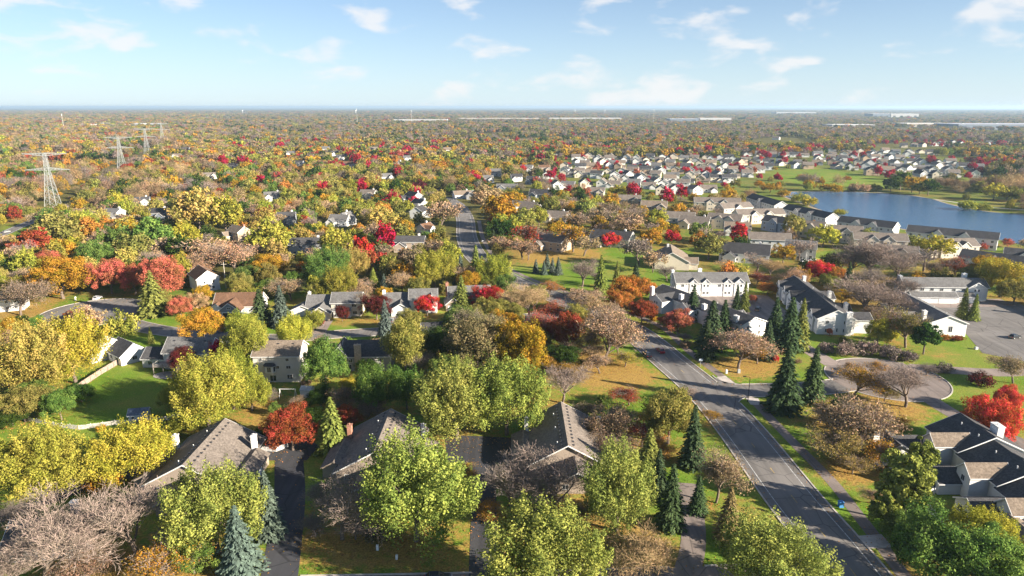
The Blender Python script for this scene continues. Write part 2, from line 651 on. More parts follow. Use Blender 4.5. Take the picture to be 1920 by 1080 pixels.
def spruce(name, seed, R, H, tiers, per, mat, size=0.5, droop=0.25):
    rng = np.random.default_rng(seed)
    P, Nn, S, T, A = [], [], [], [], []
    for k in range(tiers):
        f = (k + rng.uniform(-0.3, 0.3)) / tiers
        f = min(max(f, 0.0), 0.985)
        z = H * (0.05 + 0.95 * f)
        rr = R * (1 - f) ** 0.85 * (1 + 0.12 * math.sin(k * 2.1 + seed)) + 0.12
        nb = int(5 + 9 * (1 - f))
        a0 = rng.uniform(0, 6.28)
        for b in range(nb):
            az_ = a0 + b * 6.283 / nb + rng.normal() * 0.15
            L = rr * rng.uniform(0.75, 1.12)
            d = np.array([math.cos(az_), math.sin(az_), 0.0])
            side = np.array([-d[1], d[0], 0.0])
            tb = rng.uniform(0, 1)
            for j in range(per):
                t = 0.25 + 0.75 * (j + rng.uniform(0, 1)) / per
                w = (1 - t) * 0.5 + 0.12
                p = d * L * t + side * rng.normal() * w * 0.32 * L
                zz = z + 0.10 * L * math.sin(t * 2.5) - droop * L * t * t + rng.normal() * 0.06
                P.append((p[0], p[1], zz))
                nn = np.array([0, 0, 1.0]) + d * 0.55 + rng.normal(size=3) * 0.42
                Nn.append(nn)
                A.append(d + np.array([0, 0, -0.35]) + rng.normal(size=3) * 0.3)
                S.append(size * (0.55 + 0.6 * (1 - f)) * rng.uniform(0.7, 1.25))
                T.append(0.5 * tb + 0.5 * rng.uniform())
    P = np.array(P)
    keep = P[:, 2] > 0.1
    return cards_mesh(name, P[keep], norm(np.array(Nn))[keep], np.array(S)[keep], 0.45, np.array(T)[keep], mat, along=np.array(A)[keep], rng=rng)


def post_mesh(name, r, h):
    return MB().tube((0, 0, -0.2), (0, 0, h), r, r * 0.15, 6).mesh(name, M['bark'], smooth=True)


# kind: nominal width, height, centre of the visible crown as a share of the height
KIND = {'S': (15.0, 14.5, 0.55), 'R': (11.0, 11.0, 0.57), 'O': (8.0, 12.5, 0.55), 'H': (13.0, 12.0, 0.56), 'B': (13.0, 12.5, 0.56), 'P': (6.4, 14.0, 0.45), 'Q': (9.0, 12.5, 0.5), 'U': (4.0, 2.6, 0.5)}
NEAR, MID, FAR = {}, {}, {}     # kind -> list of (trunk mesh or None, crown mesh, leaf mesh or None)


def build_variants():
    for k in range(4):
        me, c = leafy('tufted_crown', 10 + k, 7.4, 14.5, 1.6, 175, 205, 0.178, 1.1, 2.15, M['leaf'], 0.6, 0.185, inner=0.18)
        NEAR.setdefault('S', []).append((limb_mesh('tufted_trunk', 10 + k, 14.5, 1.6, c, 0.36), me, None))
    for k in range(4):
        me, c = leafy('round_crown', 30 + k, 5.4, 11.0, 1.5, 145, 175, 0.16, 0.35, 1.1, M['leaf'], 0.1, 0.2)
        NEAR.setdefault('R', []).append((limb_mesh('round_trunk', 30 + k, 11.0, 1.5, c, 0.26), me, None))
    for k in range(2):
        me, c = leafy('oval_crown', 50 + k, 3.9, 12.5, 0.9, 130, 110, 0.2, 0.8, 1.4, M['leaf'], 0.3, 0.25)
        NEAR.setdefault('O', []).append((limb_mesh('oval_trunk', 50 + k, 12.5, 1.0, c, 0.22), me, None))
    for k in range(4):
        tm, tw, lm = bare('thin_tree', 70 + k, 6.3, 12.0, (8, 6, 5, 4, 3), leaves=8500, leaf=0.19, tw=0.065)
        NEAR.setdefault('H', []).append((tm, tw, lm))
    for k in range(4):
        tm, tw, lm = bare('bare_tree', 90 + k, 6.4, 12.5, (8, 6, 6, 5, 4), tw=0.05)
        NEAR.setdefault('B', []).append((tm, tw, None))
    for k in range(4):
        NEAR.setdefault('P', []).append((post_mesh('spruce_trunk', 0.22, 13.4), spruce('spruce_crown', 110 + k, 3.1, 14.0, 34, 15, M['needle'], 0.42), None))
    for k in range(3):
        me, c = leafy('pine_crown', 130 + k, 4.2, 12.5, 1.4, 75, 120, 0.30, 0.35, 0.75, M['needle'], 0.0, 0.24, inner=0.4)
        NEAR.setdefault('Q', []).append((limb_mesh('pine_trunk', 130 + k, 12.5, 6.0, c, 0.22), me, None))
    for k in range(3):
        me, c = leafy('shrub_crown', 150 + k, 2.0, 2.5, 0.0, 40, 60, 0.15, 0.7, 1.3, M['leaf'], 0.3, 0.3)
        NEAR.setdefault('U', []).append((None, me, None))
    # lighter copies of the same habits for trees several hundred metres away
    for k in range(3):
        me, c = leafy('tufted_crown_mid', 210 + k, 7.4, 14.5, 1.6, 85, 48, 0.5, 0.95, 1.6, M['leaf'])
        MID.setdefault('S', []).append((limb_mesh('tufted_trunk_mid', 210 + k, 14.5, 1.6, c, 0.36, 4), me, None))
        me, c = leafy('round_crown_mid', 230 + k, 5.4, 11.0, 1.5, 75, 48, 0.4, 0.35, 1.1, M['leaf'], 0.1, 0.22)
        MID.setdefault('R', []).append((limb_mesh('round_trunk_mid', 230 + k, 11.0, 1.5, c, 0.26, 4), me, None))
        me, c = leafy('oval_crown_mid', 250 + k, 3.9, 12.5, 0.9, 60, 28, 0.5, 0.8, 1.4, M['leaf'], 0.3, 0.26)
        MID.setdefault('O', []).append((limb_mesh('oval_trunk_mid', 250 + k, 12.5, 1.0, c, 0.22, 3), me, None))
        tm, tw, lm = bare('thin_tree_mid', 270 + k, 6.3, 12.0, (6, 5, 5, 4), leaves=1900, leaf=0.42, tw=0.12)
        MID.setdefault('H', []).append((tm, tw, lm))
        tm, tw, lm = bare('bare_tree_mid', 290 + k, 6.4, 12.5, (6, 6, 5, 5), tw=0.12)
        MID.setdefault('B', []).append((tm, tw, None))
        MID.setdefault('P', []).append((post_mesh('spruce_trunk_mid', 0.2, 13.0), spruce('spruce_crown_mid', 310 + k, 3.1, 14.0, 20, 8, M['needle'], 0.75), None))
    MID['Q'] = NEAR['Q']
    MID['U'] = NEAR['U']
    # simple crowns of the far woods
    F = M['forest_leaf']
    for k in range(4):
        FAR.setdefault('R', []).append(leafy('wood_crown', 410 + k, 5.6, 11.0, 0.6, 34, 15, 0.95, 0.4, 1.1, F, 0.1, 0.27)[0])
        FAR.setdefault('S', []).append(leafy('wood_crown_tall', 430 + k, 6.6, 14.0, 0.8, 40, 16, 0.95, 0.9, 1.5, F, 0.4, 0.25)[0])
        FAR.setdefault('H', []).append(leafy('wood_crown_thin', 450 + k, 6.3, 12.0, 0.8, 60, 12, 0.55, 0.6, 1.3, F, 0.1, 0.26, inner=0.4)[0])
        FAR.setdefault('P', []).append(spruce('wood_spruce', 470 + k, 3.1, 14.0, 13, 4, F, 1.1))
    # nearer edge of the woods
    for k in range(4):
        FAR.setdefault('r', []).append(leafy('wood_edge_crown', 510 + k, 5.6, 11.0, 0.9, 75, 34, 0.46, 0.4, 1.1, F, 0.1, 0.23)[0])
        FAR.setdefault('s', []).append(leafy('wood_edge_crown_tall', 530 + k, 6.8, 14.0, 1.2, 85, 36, 0.5, 0.95, 1.6, F, 0.4, 0.22)[0])
        FAR.setdefault('h', []).append(leafy('wood_edge_crown_thin', 550 + k, 6.3, 12.0, 1.2, 150, 22, 0.24, 0.7, 1.5, F, 0.2, 0.2, inner=0.45)[0])


build_variants()

# leaf, needle and bark colours
PAL = {
    'lg': (0.284, 0.318, 0.073), 'g': (0.129, 0.206, 0.043), 'dg': (0.047, 0.086, 0.017), 'yg': (0.335, 0.335, 0.052), 'y': (0.42, 0.375, 0.05), 'go': (0.447, 0.267, 0.03), 'or': (0.464, 0.215, 0.043), 'sa': (0.482, 0.155, 0.086), 're': (0.533, 0.052, 0.03), 'cr': (0.413, 0.019, 0.034), 'bu': (0.129, 0.03, 0.024), 'rb': (0.31, 0.086, 0.034), 'br': (0.275, 0.198, 0.112), 'ta': (0.43, 0.301, 0.155), 'ol': (0.258, 0.241, 0.06), 'og': (0.258, 0.232, 0.095), 'pk': (0.285, 0.22, 0.178), 'gy': (0.225, 0.185, 0.155), 'sp': (0.065, 0.099, 0.043), 'bs': (0.115, 0.145, 0.115), 'lp': (0.206, 0.232, 0.052), 'bp': (0.258, 0.206, 0.077), 'co': (0.645, 0.103, 0.052), 'yt': (0.41, 0.33, 0.085),
}
WORD = {'lg': 'light green', 'g': 'green', 'dg': 'dark green', 'yg': 'yellow-green', 'y': 'bright yellow', 'go': 'golden', 'or': 'orange', 'sa': 'salmon-red', 're': 'red', 'cr': 'crimson', 'bu': 'burgundy',
        'rb': 'red-brown', 'br': 'brown', 'ta': 'tan', 'ol': 'olive', 'og': 'grey-olive', 'pk': 'pinkish', 'gy': 'grey', 'sp': 'dark green', 'bs': 'blue-grey', 'lp': 'light green', 'bp': 'browning', 'co': 'coral-red', 'yt': 'straw-yellow'}
KNAME = {'S': 'leafy_tree', 'R': 'leafy_tree', 'O': 'leafy_tree', 'H': 'thin_tree', 'B': 'bare_tree', 'P': 'spruce_tree', 'Q': 'pine_tree', 'U': 'shrub'}
KWORD = {'S': 'tufted leafy tree', 'R': 'rounded leafy tree', 'O': 'upright leafy tree', 'H': 'thinly leaved tree', 'B': 'bare twiggy tree', 'P': 'spruce', 'Q': 'pine', 'U': 'low shrub'}
KCAT = {'S': 'tree', 'R': 'tree', 'O': 'tree', 'H': 'tree', 'B': 'tree', 'P': 'spruce', 'Q': 'pine', 'U': 'shrub'}
TREES = []       # dicts: root, kind, col, x, y, w, h


def tree_at(X, Y, w, h, kind, col, near=None):
    if near is None:
        near = Y < 330
    w0, h0, _ = KIND[kind]
    lib = NEAR if near else MID
    tm, cm, lm = rnd.choice(lib[kind])
    root = empty(KNAME[kind], (X, Y, 0), rnd.uniform(0, 6.28))
    sc = (w / w0, w / w0, h / h0)
    base = PAL[col]
    j = rnd.uniform(0.86, 1.14)
    c = tuple(min(0.9, x * j * rnd.uniform(0.93, 1.07)) for x in base)
    if kind in 'HB':
        twc = PAL['pk'] if kind == 'H' else base
        twc = tuple(min(0.9, x * j) for x in twc)
        obj('trunk', tm, root, scale=sc)
        cr = obj('crown', cm, root, scale=sc, color=twc)
        if lm:
            obj('leaves', lm, cr, color=c)
    else:
        if tm:
            obj('trunk', tm, root, scale=sc)
        obj('crown', cm, root, scale=sc, color=c)
    TREES.append(dict(root=root, kind=kind, col=col, x=X, y=Y, w=w, h=h))
    return root


def T(cx, cy, wpx, kind, col, hs=1.0):
    """a tree whose crown is read from the photograph: centre, width"""
    w0, h0, fc = KIND[kind]
    z = 6.0
    for _ in range(14):
        t = depth_at(cx, cy, z)
        w = wpx * t / 1280
        h = w * h0 / w0 * hs
        z = fc * h
    X, Y = G(cx, cy, z)
    return tree_at(X, Y, w, h, kind, col)

# ------------------------------------------------------------------ the setting: ground, streets, paths, lake
def smooth_line(pts, step=3.0):
    out = []
    P = [Vector((p[0], p[1])) for p in pts]
    P = [P[0] * 2 - P[1]] + P + [P[-1] * 2 - P[-2]]
    for i in range(1, len(P) - 2):
        a, b, c, d = P[i - 1], P[i], P[i + 1], P[i + 2]
        n = max(2, int((c - b).length / step))
        for k in range(n):
            t = k / n
            out.append(0.5 * ((2 * b) + (c - a) * t + (2 * a - 5 * b + 4 * c - d) * t * t + (3 * b - a - 3 * c + d) * t ** 3))
    out.append(P[-2])
    return out


def normals2(L):
    ns = []
    for i in range(len(L)):
        d = L[min(i + 1, len(L) - 1)] - L[max(i - 1, 0)]
        d.normalize()
        ns.append(Vector((-d.y, d.x)))
    return ns


ROADS = {}       # name -> (line, half width)
DISCS = {}       # name -> (centre, radius)


def ribbon(name, L, off0, off1, z, mat, parent=None, skip=None):
    ns = normals2(L)
    mb = MB()
    for i in range(len(L) - 1):
        if skip and skip((L[i] + L[i + 1]) / 2):
            continue
        a0, a1 = L[i] + ns[i] * off0, L[i] + ns[i] * off1
        b0, b1 = L[i + 1] + ns[i + 1] * off0, L[i + 1] + ns[i + 1] * off1
        mb.add([(*a0, z), (*a1, z), (*b1, z), (*b0, z)], [(0, 3, 2, 1)])
    return obj(name, mb.mesh(name, mat), parent)


def dist_line(p, L):
    best = 1e9
    for i in range(len(L) - 1):
        a, b = L[i], L[i + 1]
        d = b - a
        t = max(0, min(1, (p - a).dot(d) / max(d.length_squared, 1e-9)))
        best = min(best, (p - a - d * t).length)
    return best


FILLETS = {}     # name -> (corner, centre, radius): rounded street corners


def on_road(p, but=(), margin=0.0):
    for n, (k, c, r) in FILLETS.items():
        if n not in but and min(k[0], c[0]) - margin < p.x < max(k[0], c[0]) + margin and min(k[1], c[1]) - margin < p.y < max(k[1], c[1]) + margin and (p - Vector(c)).length > r - margin:
            return True
    for n, (L, hw) in ROADS.items():
        if n not in but and dist_line(p, L) < hw + margin:
            return True
    for n, (c, r) in DISCS.items():
        if n not in but and (p - c).length < r + margin:
            return True
    return False


def structure(o):
    o['kind'] = 'structure'
    return o


def road(name, pts, w, mat, z, key=None):
    L = smooth_line(pts)
    key = key or name
    ROADS[key] = (L, w / 2)
    return structure(ribbon(name, L, -w / 2, w / 2, z, mat))


def kerb_line(road_obj, key, L, off, but=()):
    """concrete kerb, a step of 13 cm, broken where side streets and driveways join"""
    ns = normals2(L)
    mb = MB()
    w = 0.34
    for i in range(len(L) - 1):
        s = 1 if off > 0 else -1
        m = (L[i] + L[i + 1]) / 2 + ns[i] * (off + s * 0.2)
        if on_road(m, (key, *but)):
            continue
        q = []
        for z in (0.0, 0.13):
            q.append([(*(L[i] + ns[i] * off), z), (*(L[i] + ns[i] * (off + s * w)), z), (*(L[i + 1] + ns[i + 1] * (off + s * w)), z), (*(L[i + 1] + ns[i + 1] * off), z)])
        if s < 0:
            q = [list(reversed(x)) for x in q]
        mb.hull(q[0], q[1])
    return obj('kerb', mb.mesh('kerb', M['concrete']), road_obj)


def disc(name, c, r, mat, z, n=48):
    mb = MB()
    mb.add([(c[0] + r * math.cos(k * 2 * math.pi / n), c[1] + r * math.sin(k * 2 * math.pi / n), z) for k in range(n)], [tuple(range(n))])
    DISCS[name] = (Vector(c), r)
    return structure(obj(name, mb.mesh(name, mat)))


def patch(name, poly, mat, z):
    return structure(obj(name, MB().add([(x, y, z) for x, y in poly], [tuple(range(len(poly)))]).mesh(name, mat)))


MAIN = [(61, 55), (60.6, 106), (59.5, 128), (58.6, 160), (56.3, 184), (51.5, 208), (45, 238), (34, 262), (17, 289), (0, 316), (-13, 346), (-22, 380), (-29, 430), (-34, 493), (-43, 560), (-60, 616), (-90, 655), (-135, 690), (-210, 735)]
main_road = road('main_road', MAIN, 12.4, M['asphalt'], 0.030)
left_street = road('side_street_left', [(-152, 254), (-143, 246.5), (-121, 237), (-87, 231), (-62, 236), (-43, 240), (-24, 246), (8, 257), (32, 267)], 8.6, M['asphalt'], 0.022)
right_street = road('side_street_right', [(54, 184.5), (75, 185), (90, 186.5), (102, 190)], 9.0, M['asphalt'], 0.022)
low_street = road('side_street_low', [(-140, 96.5), (-20, 99.2), (37, 101.6), (58, 103)], 8.8, M['asphalt_warm'], 0.022)
loop_left = disc('turning_circle_left', (-168, 263), 20, M['asphalt'], 0.026)
loop_right = disc('turning_circle_right', (114, 194), 17, M['asphalt_warm'], 0.026)
far_road = road('far_road_left', [(-322, 380), (-330, 433), (-341, 470), (-352, 520), (-350, 600)], 8.5, M['asphalt'], 0.03)
structure(far_road)
# driveways and courts
dw = []
dw.append(road('driveway', [(-40.5, 101), (-43, 112), (-47, 128), (-51.5, 142), (-54, 150)], 6.4, M['asphalt_dark'], 0.034, 'dw1'))
dw.append(road('driveway', [(-5.0, 102), (-5.8, 125), (-6.4, 140), (-7, 153)], 5.2, M['asphalt_dark'], 0.034, 'dw2'))
dw.append(road('driveway', [(31, 104), (34.5, 113), (37, 124), (38.5, 134)], 4.6, M['asphalt_warm'], 0.034, 'dw3'))
dw.append(road('driveway', [(-106, 118), (-93, 133), (-80, 141), (-68, 143)], 5.0, M['asphalt_dark'], 0.034, 'dw4'))
dw.append(road('driveway', [(-111.5, 254), (-110, 245), (-108, 236)], 5.5, M['asphalt_dark'], 0.034, 'dw5'))
dw.append(road('driveway', [(-72, 252), (-71.5, 243), (-71, 236)], 5.5, M['paver'], 0.034, 'dw6'))
dw.append(road('driveway', [(-47, 257), (-46, 250), (-45.5, 242)], 5.5, M['paver'], 0.034, 'dw7'))
dw.append(road('driveway', [(118, 180), (119.5, 166), (126, 150), (130, 118)], 5.4, M['asphalt_warm'], 0.034, 'dw8'))
dw.append(road('driveway', [(127, 203), (141, 200), (156, 199), (176, 206)], 6.5, M['paver'], 0.034, 'dw9'))
dw.append(road('driveway', [(103, 205), (100.5, 222), (98, 240)], 6.0, M['paver'], 0.034, 'dw10'))
patch('apron', [(-60, 144), (-48, 144), (-47, 151), (-52, 156), (-61, 154)], M['asphalt_dark'], 0.038)
patch('apron', [(-15, 143), (2, 143), (3, 155), (-17, 157)], M['asphalt_dark'], 0.038)
patch('paved_court', [(91, 238), (105, 234), (111, 262), (112, 288), (98, 291), (76, 287), (84, 262)], M['paver'], 0.042)
patch('parking_court', [(158, 216), (172, 203), (196, 206), (206, 240), (214, 279), (176, 280), (168, 262), (165, 235)], M['asphalt'], 0.042)
patch('paved_court', [(160, 268), (210, 272), (210, 283), (164, 283)], M['paver'], 0.047)


def fillet(key, corner, sx, sy, r, z):
    c = (corner[0] + sx * r, corner[1] + sy * r)
    FILLETS[key] = (corner, c, r)
    arc = [Vector((c[0] - sx * r * math.cos(k * math.pi / 28), c[1] - sy * r * math.sin(k * math.pi / 28))) for k in range(15)]
    o = patch('street_corner', [corner] + [tuple(q) for q in arc], M['asphalt'], z)
    return o, arc, sx * sy


corners = [fillet('c1', (62.6, 180.9), 1, -1, 7.5, 0.026), fillet('c2', (61.6, 189.2), 1, 1, 7.0, 0.026), fillet('c3', (54.5, 107.0), -1, 1, 7.0, 0.026)]
# walking path beside the main road
PATH = [(38, 273), (47, 262), (56.5, 243), (60, 217), (65, 193), (67.9, 177), (68.7, 164), (69.6, 150), (70.6, 135), (70.2, 123), (69.7, 112), (69, 98), (69, 60)]
walk = ribbon('footpath', smooth_line(PATH), -1.35, 1.35, 0.020, M['asphalt_warm'], skip=lambda p: 179.5 < p.y < 190)
structure(walk)
walk2 = ribbon('footpath', smooth_line([(38, 273), (26, 291), (9, 318), (-4, 347), (-12, 380), (-19, 430), (-24, 492)]), -1.3, 1.3, 0.020, M['asphalt_warm'])
structure(walk2)
lake_walk = ribbon('footpath', smooth_line([(340, 690), (372, 625), (395, 560), (430, 540), (520, 530)]), -1.5, 1.5, 0.03, M['concrete'])
structure(lake_walk)
patch('concrete_pad', [(66.3, 175), (69.4, 174.6), (69.8, 179.2), (66.5, 179.6)], M['concrete'], 0.026)
patch('concrete_pad', [(63.5, 190), (66.6, 190.4), (65.6, 196), (62.6, 195)], M['concrete'], 0.026)
patch('concrete_pad', [(66.9, 111), (71.6, 111.5), (71.5, 115.5), (66.9, 115)], M['concrete'], 0.026)
# kerbs
Lm, hm = ROADS['main_road']
near_main = [p for p in Lm if p.y < 520]
for s in (-1, 1):
    kerb_line(main_road, 'main_road', near_main, s * hm)
Ls, hs_ = ROADS['side_street_left']
for s in (-1, 1):
    kerb_line(left_street, 'side_street_left', Ls, s * hs_, ())
Ls, hs_ = ROADS['side_street_right']
for s in (-1, 1):
    kerb_line(right_street, 'side_street_right', Ls, s * hs_, ())
Ls, hs_ = ROADS['side_street_low']
for s in (-1, 1):
    kerb_line(low_street, 'side_street_low', Ls, s * hs_, ())
for o, key in ((loop_left, 'turning_circle_left'), (loop_right, 'turning_circle_right')):
    c, r = DISCS[key]
    ring = [c + Vector((math.cos(k * math.pi / 36), math.sin(k * math.pi / 36))) * r for k in range(73)]
    kerb_line(o, key, ring, -0.001)
for i, (o, arc, turn) in enumerate(corners):
    kerb_line(o, f'c{i + 1}', arc, -0.001 if turn < 0 else 0.001)
# painted lines
NEARM = [p for p in Lm if p.y < 600]


def cross_gap(p):
    return on_road(p, ('main_road', 'dw3'), 2.0)


for off in (-4.35, 4.35):
    ns = normals2(NEARM)
    ribbon('edge_line', NEARM, off - 0.08, off + 0.08, 0.036, M['line_white'], main_road, skip=lambda p, o=off: cross_gap(p + Vector((1 if o < 0 else -1, 0)) * abs(o)))
fine = smooth_line(MAIN, 0.75)
fine = [p for p in fine if p.y < 520]
run = 0.0
dash = []
for i in range(len(fine) - 1):
    run += (fine[i + 1] - fine[i]).length
    if run % 12.0 < 3.2:
        dash.append(fine[i])
    elif dash:
        if len(dash) > 2:
            ribbon('centre_dash', dash, -0.07, 0.07, 0.036, M['line_yellow'], main_road)
        dash = []
fl, fh = ROADS['far_road_left']
for off in (-3.4, 3.4):
    ribbon('edge_line', fl, off - 0.2, off + 0.2, 0.036, M['line_white'], far_road)

# lake
LAKE = [G(*p) for p in [(1462, 364), (1480, 360.5), (1540, 359), (1600, 360), (1640, 362), (1700, 366), (1745, 373), (1775, 382), (1805, 389), (1860, 398), (1935, 403), (2050, 412), (2100, 490), (1960, 470), (1872, 449), (1790, 440), (1712, 432), (1680, 427), (1590, 412), (1562, 402), (1532, 391), (1500, 379.5), (1468, 367)]]
lc = Vector((sum(p[0] for p in LAKE) / len(LAKE), sum(p[1] for p in LAKE) / len(LAKE)))
LAKE_L = smooth_line(LAKE + [LAKE[0]], 8.0)[:-1]
shore_mat = plain('sandy_shore', (0.36, 0.29, 0.20), 0.95, 0.1, vary=0.25, scale=0.2)
patch('shore', [tuple(p + (p - lc).normalized() * 3.2) for p in LAKE_L], shore_mat, 0.03)
patch('lake', [tuple(p) for p in LAKE_L], M['water'], 0.07)


def in_poly(x, y, poly):
    c = False
    j = len(poly) - 1
    for i in range(len(poly)):
        xi, yi = poly[i][0], poly[i][1]
        xj, yj = poly[j][0], poly[j][1]
        if (yi > y) != (yj > y) and x < (xj - xi) * (y - yi) / (yj - yi) + xi:
            c = not c
        j = i
    return c


def in_poly_np(X, Y, poly):
    c = np.zeros(X.shape, bool)
    j = len(poly) - 1
    for i in range(len(poly)):
        xi, yi = poly[i][0], poly[i][1]
        xj, yj = poly[j][0], poly[j][1]
        if yi != yj:
            c ^= ((yi > Y) != (yj > Y)) & (X < (xj - xi) * (Y - yi) / (yj - yi) + xi)
        j = i
    return c


def gp(*pts):
    return [G(*p) for p in pts]


# what covers the ground: (polygon, litter, wild)
COVER = [
    (gp((1450, 322), (1560, 316), (1672, 340), (1668, 353), (1520, 347), (1452, 338)), 0.0, 0.0),
    (gp((1790, 338), (1960, 333), (1960, 353), (1780, 351)), 0.05, 0.0),
    (gp((930, 505), (1000, 492), (1150, 462), (1300, 468), (1260, 560), (1120, 565), (1000, 545)), 0.12, 0.0),
    (gp((960, 486), (1000, 470), (1110, 466), (1130, 482), (1060, 492), (1000, 495)), 0.95, 0.0),
    (gp((1090, 690), (1215, 682), (1235, 720), (1160, 745), (1090, 720)), 0.85, 0.0),
    (gp((1350, 672), (1430, 662), (1470, 700), (1400, 720), (1345, 700)), 0.75, 0.0),
    (gp((1550, 745), (1690, 745), (1740, 775), (1700, 800), (1560, 860), (1540, 790)), 0.7, 0.0),
    (gp((130, 745), (225, 680), (340, 700), (345, 775), (150, 800)), 0.0, 0.0),
    (gp((0, 790), (60, 785), (180, 812), (120, 840), (0, 830)), 0.15, 0.0),
    (gp((0, 425), (60, 410), (60, 450), (0, 475)), 0.05, 0.0),
    (gp((0, 380), (70, 380), (120, 395), (60, 420), (0, 425)), 0.8, 0.2),
    (gp((560, 1000), (890, 990), (890, 1090), (550, 1090)), 0.62, 0.0),
    (gp((930, 960), (1120, 950), (1330, 1060), (1330, 1090), (930, 1090)), 0.8, 0.0),
    (gp((470, 720), (560, 720), (620, 760), (620, 820), (500, 830), (450, 780)), 0.6, 0.0),
    (gp((0, 560), (120, 560), (90, 600), (0, 620)), 0.85, 0.0),
    (gp((330, 600), (860, 585), (860, 612), (640, 618), (330, 618)), 0.35, 0.0),
    (gp((1410, 770), (1480, 800), (1640, 1010), (1700, 1090), (1660, 1090), (1560, 950), (1400, 775)), 0.1, 0.0),
    (gp((1280, 720), (1330, 760), (1480, 1000), (1420, 1010), (1290, 800)), 0.35, 0.0),
    (gp((1700, 640), (1840, 640), (1900, 690), (1780, 690), (1640, 660)), 0.1, 0.0),
    (gp((1510, 470), (1600, 470), (1640, 500), (1540, 500)), 0.1, 0.0),
    (gp((1790, 700), (1920, 700), (1920, 790), (1800, 770)), 0.0, 0.0),
    (gp((1810, 530), (1910, 545), (1910, 575), (1810, 570)), 0.2, 0.0),
]


def build_ground():
    def axis(lo, hi, step, far_lo, far_hi):
        a = list(np.arange(lo, hi + 0.01, step))
        s = step
        x = hi
        while x < far_hi:
            s *= 1.35
            x += s
            a.append(x)
        s = step
        x = lo
        while x > far_lo:
            s *= 1.35
            x -= s
            a.insert(0, x)
        return np.array(a)
    xs = axis(-360, 420, 3.0, -40000, 40000)
    ys = axis(40, 720, 3.0, -3000, 45000)
    X, Y = np.meshgrid(xs, ys)
    nx, ny = len(xs), len(ys)
    V = np.stack([X.ravel(), Y.ravel(), np.zeros(X.size)], 1)
    ii, jj = np.meshgrid(np.arange(nx - 1), np.arange(ny - 1))
    a = (jj * nx + ii).ravel()
    Fq = np.stack([a, a + 1, a + nx + 1, a + nx], 1)
    me = bpy.data.meshes.new('ground')
    me.vertices.add(len(V))
    me.vertices.foreach_set('co', V.astype(np.float32).ravel())
    me.loops.add(4 * len(Fq))
    me.loops.foreach_set('vertex_index', Fq.astype(np.int32).ravel())
    me.polygons.add(len(Fq))
    me.polygons.foreach_set('loop_start', np.arange(0, 4 * len(Fq), 4, dtype=np.int32))
    me.update(calc_edges=True)
    Xf, Yf = X.ravel(), Y.ravel()
    lit = np.full(len(Xf), 0.22)
    wild = np.clip((Yf - 275) / 60, 0, 0.85)
    town = (Xf > -10) & (Yf > 270) & (Yf < 620)
    wild = np.where(town, 0.3, wild)
    lit = np.where(town, 0.48, lit)
    wild = np.where((Yf > 620) & (Yf < 1200) & (Xf > 20), 0.45, wild)
    for poly, l_, w_ in COVER:
        k = in_poly_np(Xf, Yf, poly)
        lit[k] = l_
        wild[k] = w_
    C = np.stack([lit, wild, np.zeros_like(lit), np.ones_like(lit)], 1)
    at = me.attributes.new('cover', 'FLOAT_COLOR', 'POINT')
    at.data.foreach_set('color', C.astype(np.float32).ravel())
    me.materials.append(M['ground'])
    return structure(obj('ground', me)), xs, ys, lit.reshape(X.shape), wild.reshape(X.shape)


ground, GX, GY, LIT, WILD = build_ground()

# ------------------------------------------------------------------ houses
ROOFC = (0.235, 0.205, 0.175)
ROOFS = {'tan': (0.185, 0.155, 0.13), 'grey': (0.15, 0.145, 0.14), 'brown': (0.16, 0.09, 0.055), 'dark': (0.055, 0.053, 0.055), 'slate': (0.075, 0.073, 0.075), 'warm': (0.21, 0.165, 0.125)}  # slate also carries the shade of slopes turned from the sun
WALLS = {'white': (0.78, 0.76, 0.72), 'cream': (0.66, 0.58, 0.46), 'grey': (0.40, 0.41, 0.42), 'blue': (0.30, 0.35, 0.42), 'tan': (0.48, 0.36, 0.25), 'taupe': (0.36, 0.29, 0.23), 'pale': (0.62, 0.62, 0.60), 'slate': (0.22, 0.25, 0.29), 'brick': (0.38, 0.19, 0.13)}
FOOT = []          # (x, y, radius) kept free of trees
CLEAR = []         # (px rectangle, distance) kept in view
MARKS = []         # (x, y, phrase) things that labels may refer to
_mesh_cache = {}


def cached(key, fn):
    if key not in _mesh_cache:
        _mesh_cache[key] = fn()
    return _mesh_cache[key]


def wall_mesh(L, W, ze, zr, z0, hip):
    a, b = L / 2, W / 2
    mb = MB()
    v = [(-a, -b, z0), (a, -b, z0), (a, b, z0), (-a, b, z0), (-a, -b, ze), (a, -b, ze), (a, b, ze), (-a, b, ze), (-a, 0, zr), (a, 0, zr)]
    if hip:
        mb.add(v[:8], [(0, 1, 5, 4), (1, 2, 6, 5), (2, 3, 7, 6), (3, 0, 4, 7)])
    else:
        mb.add(v, [(0, 1, 5, 4), (2, 3, 7, 6), (1, 2, 6, 9, 5), (3, 0, 4, 8, 7)])
    return mb.mesh('wall', M['siding'])


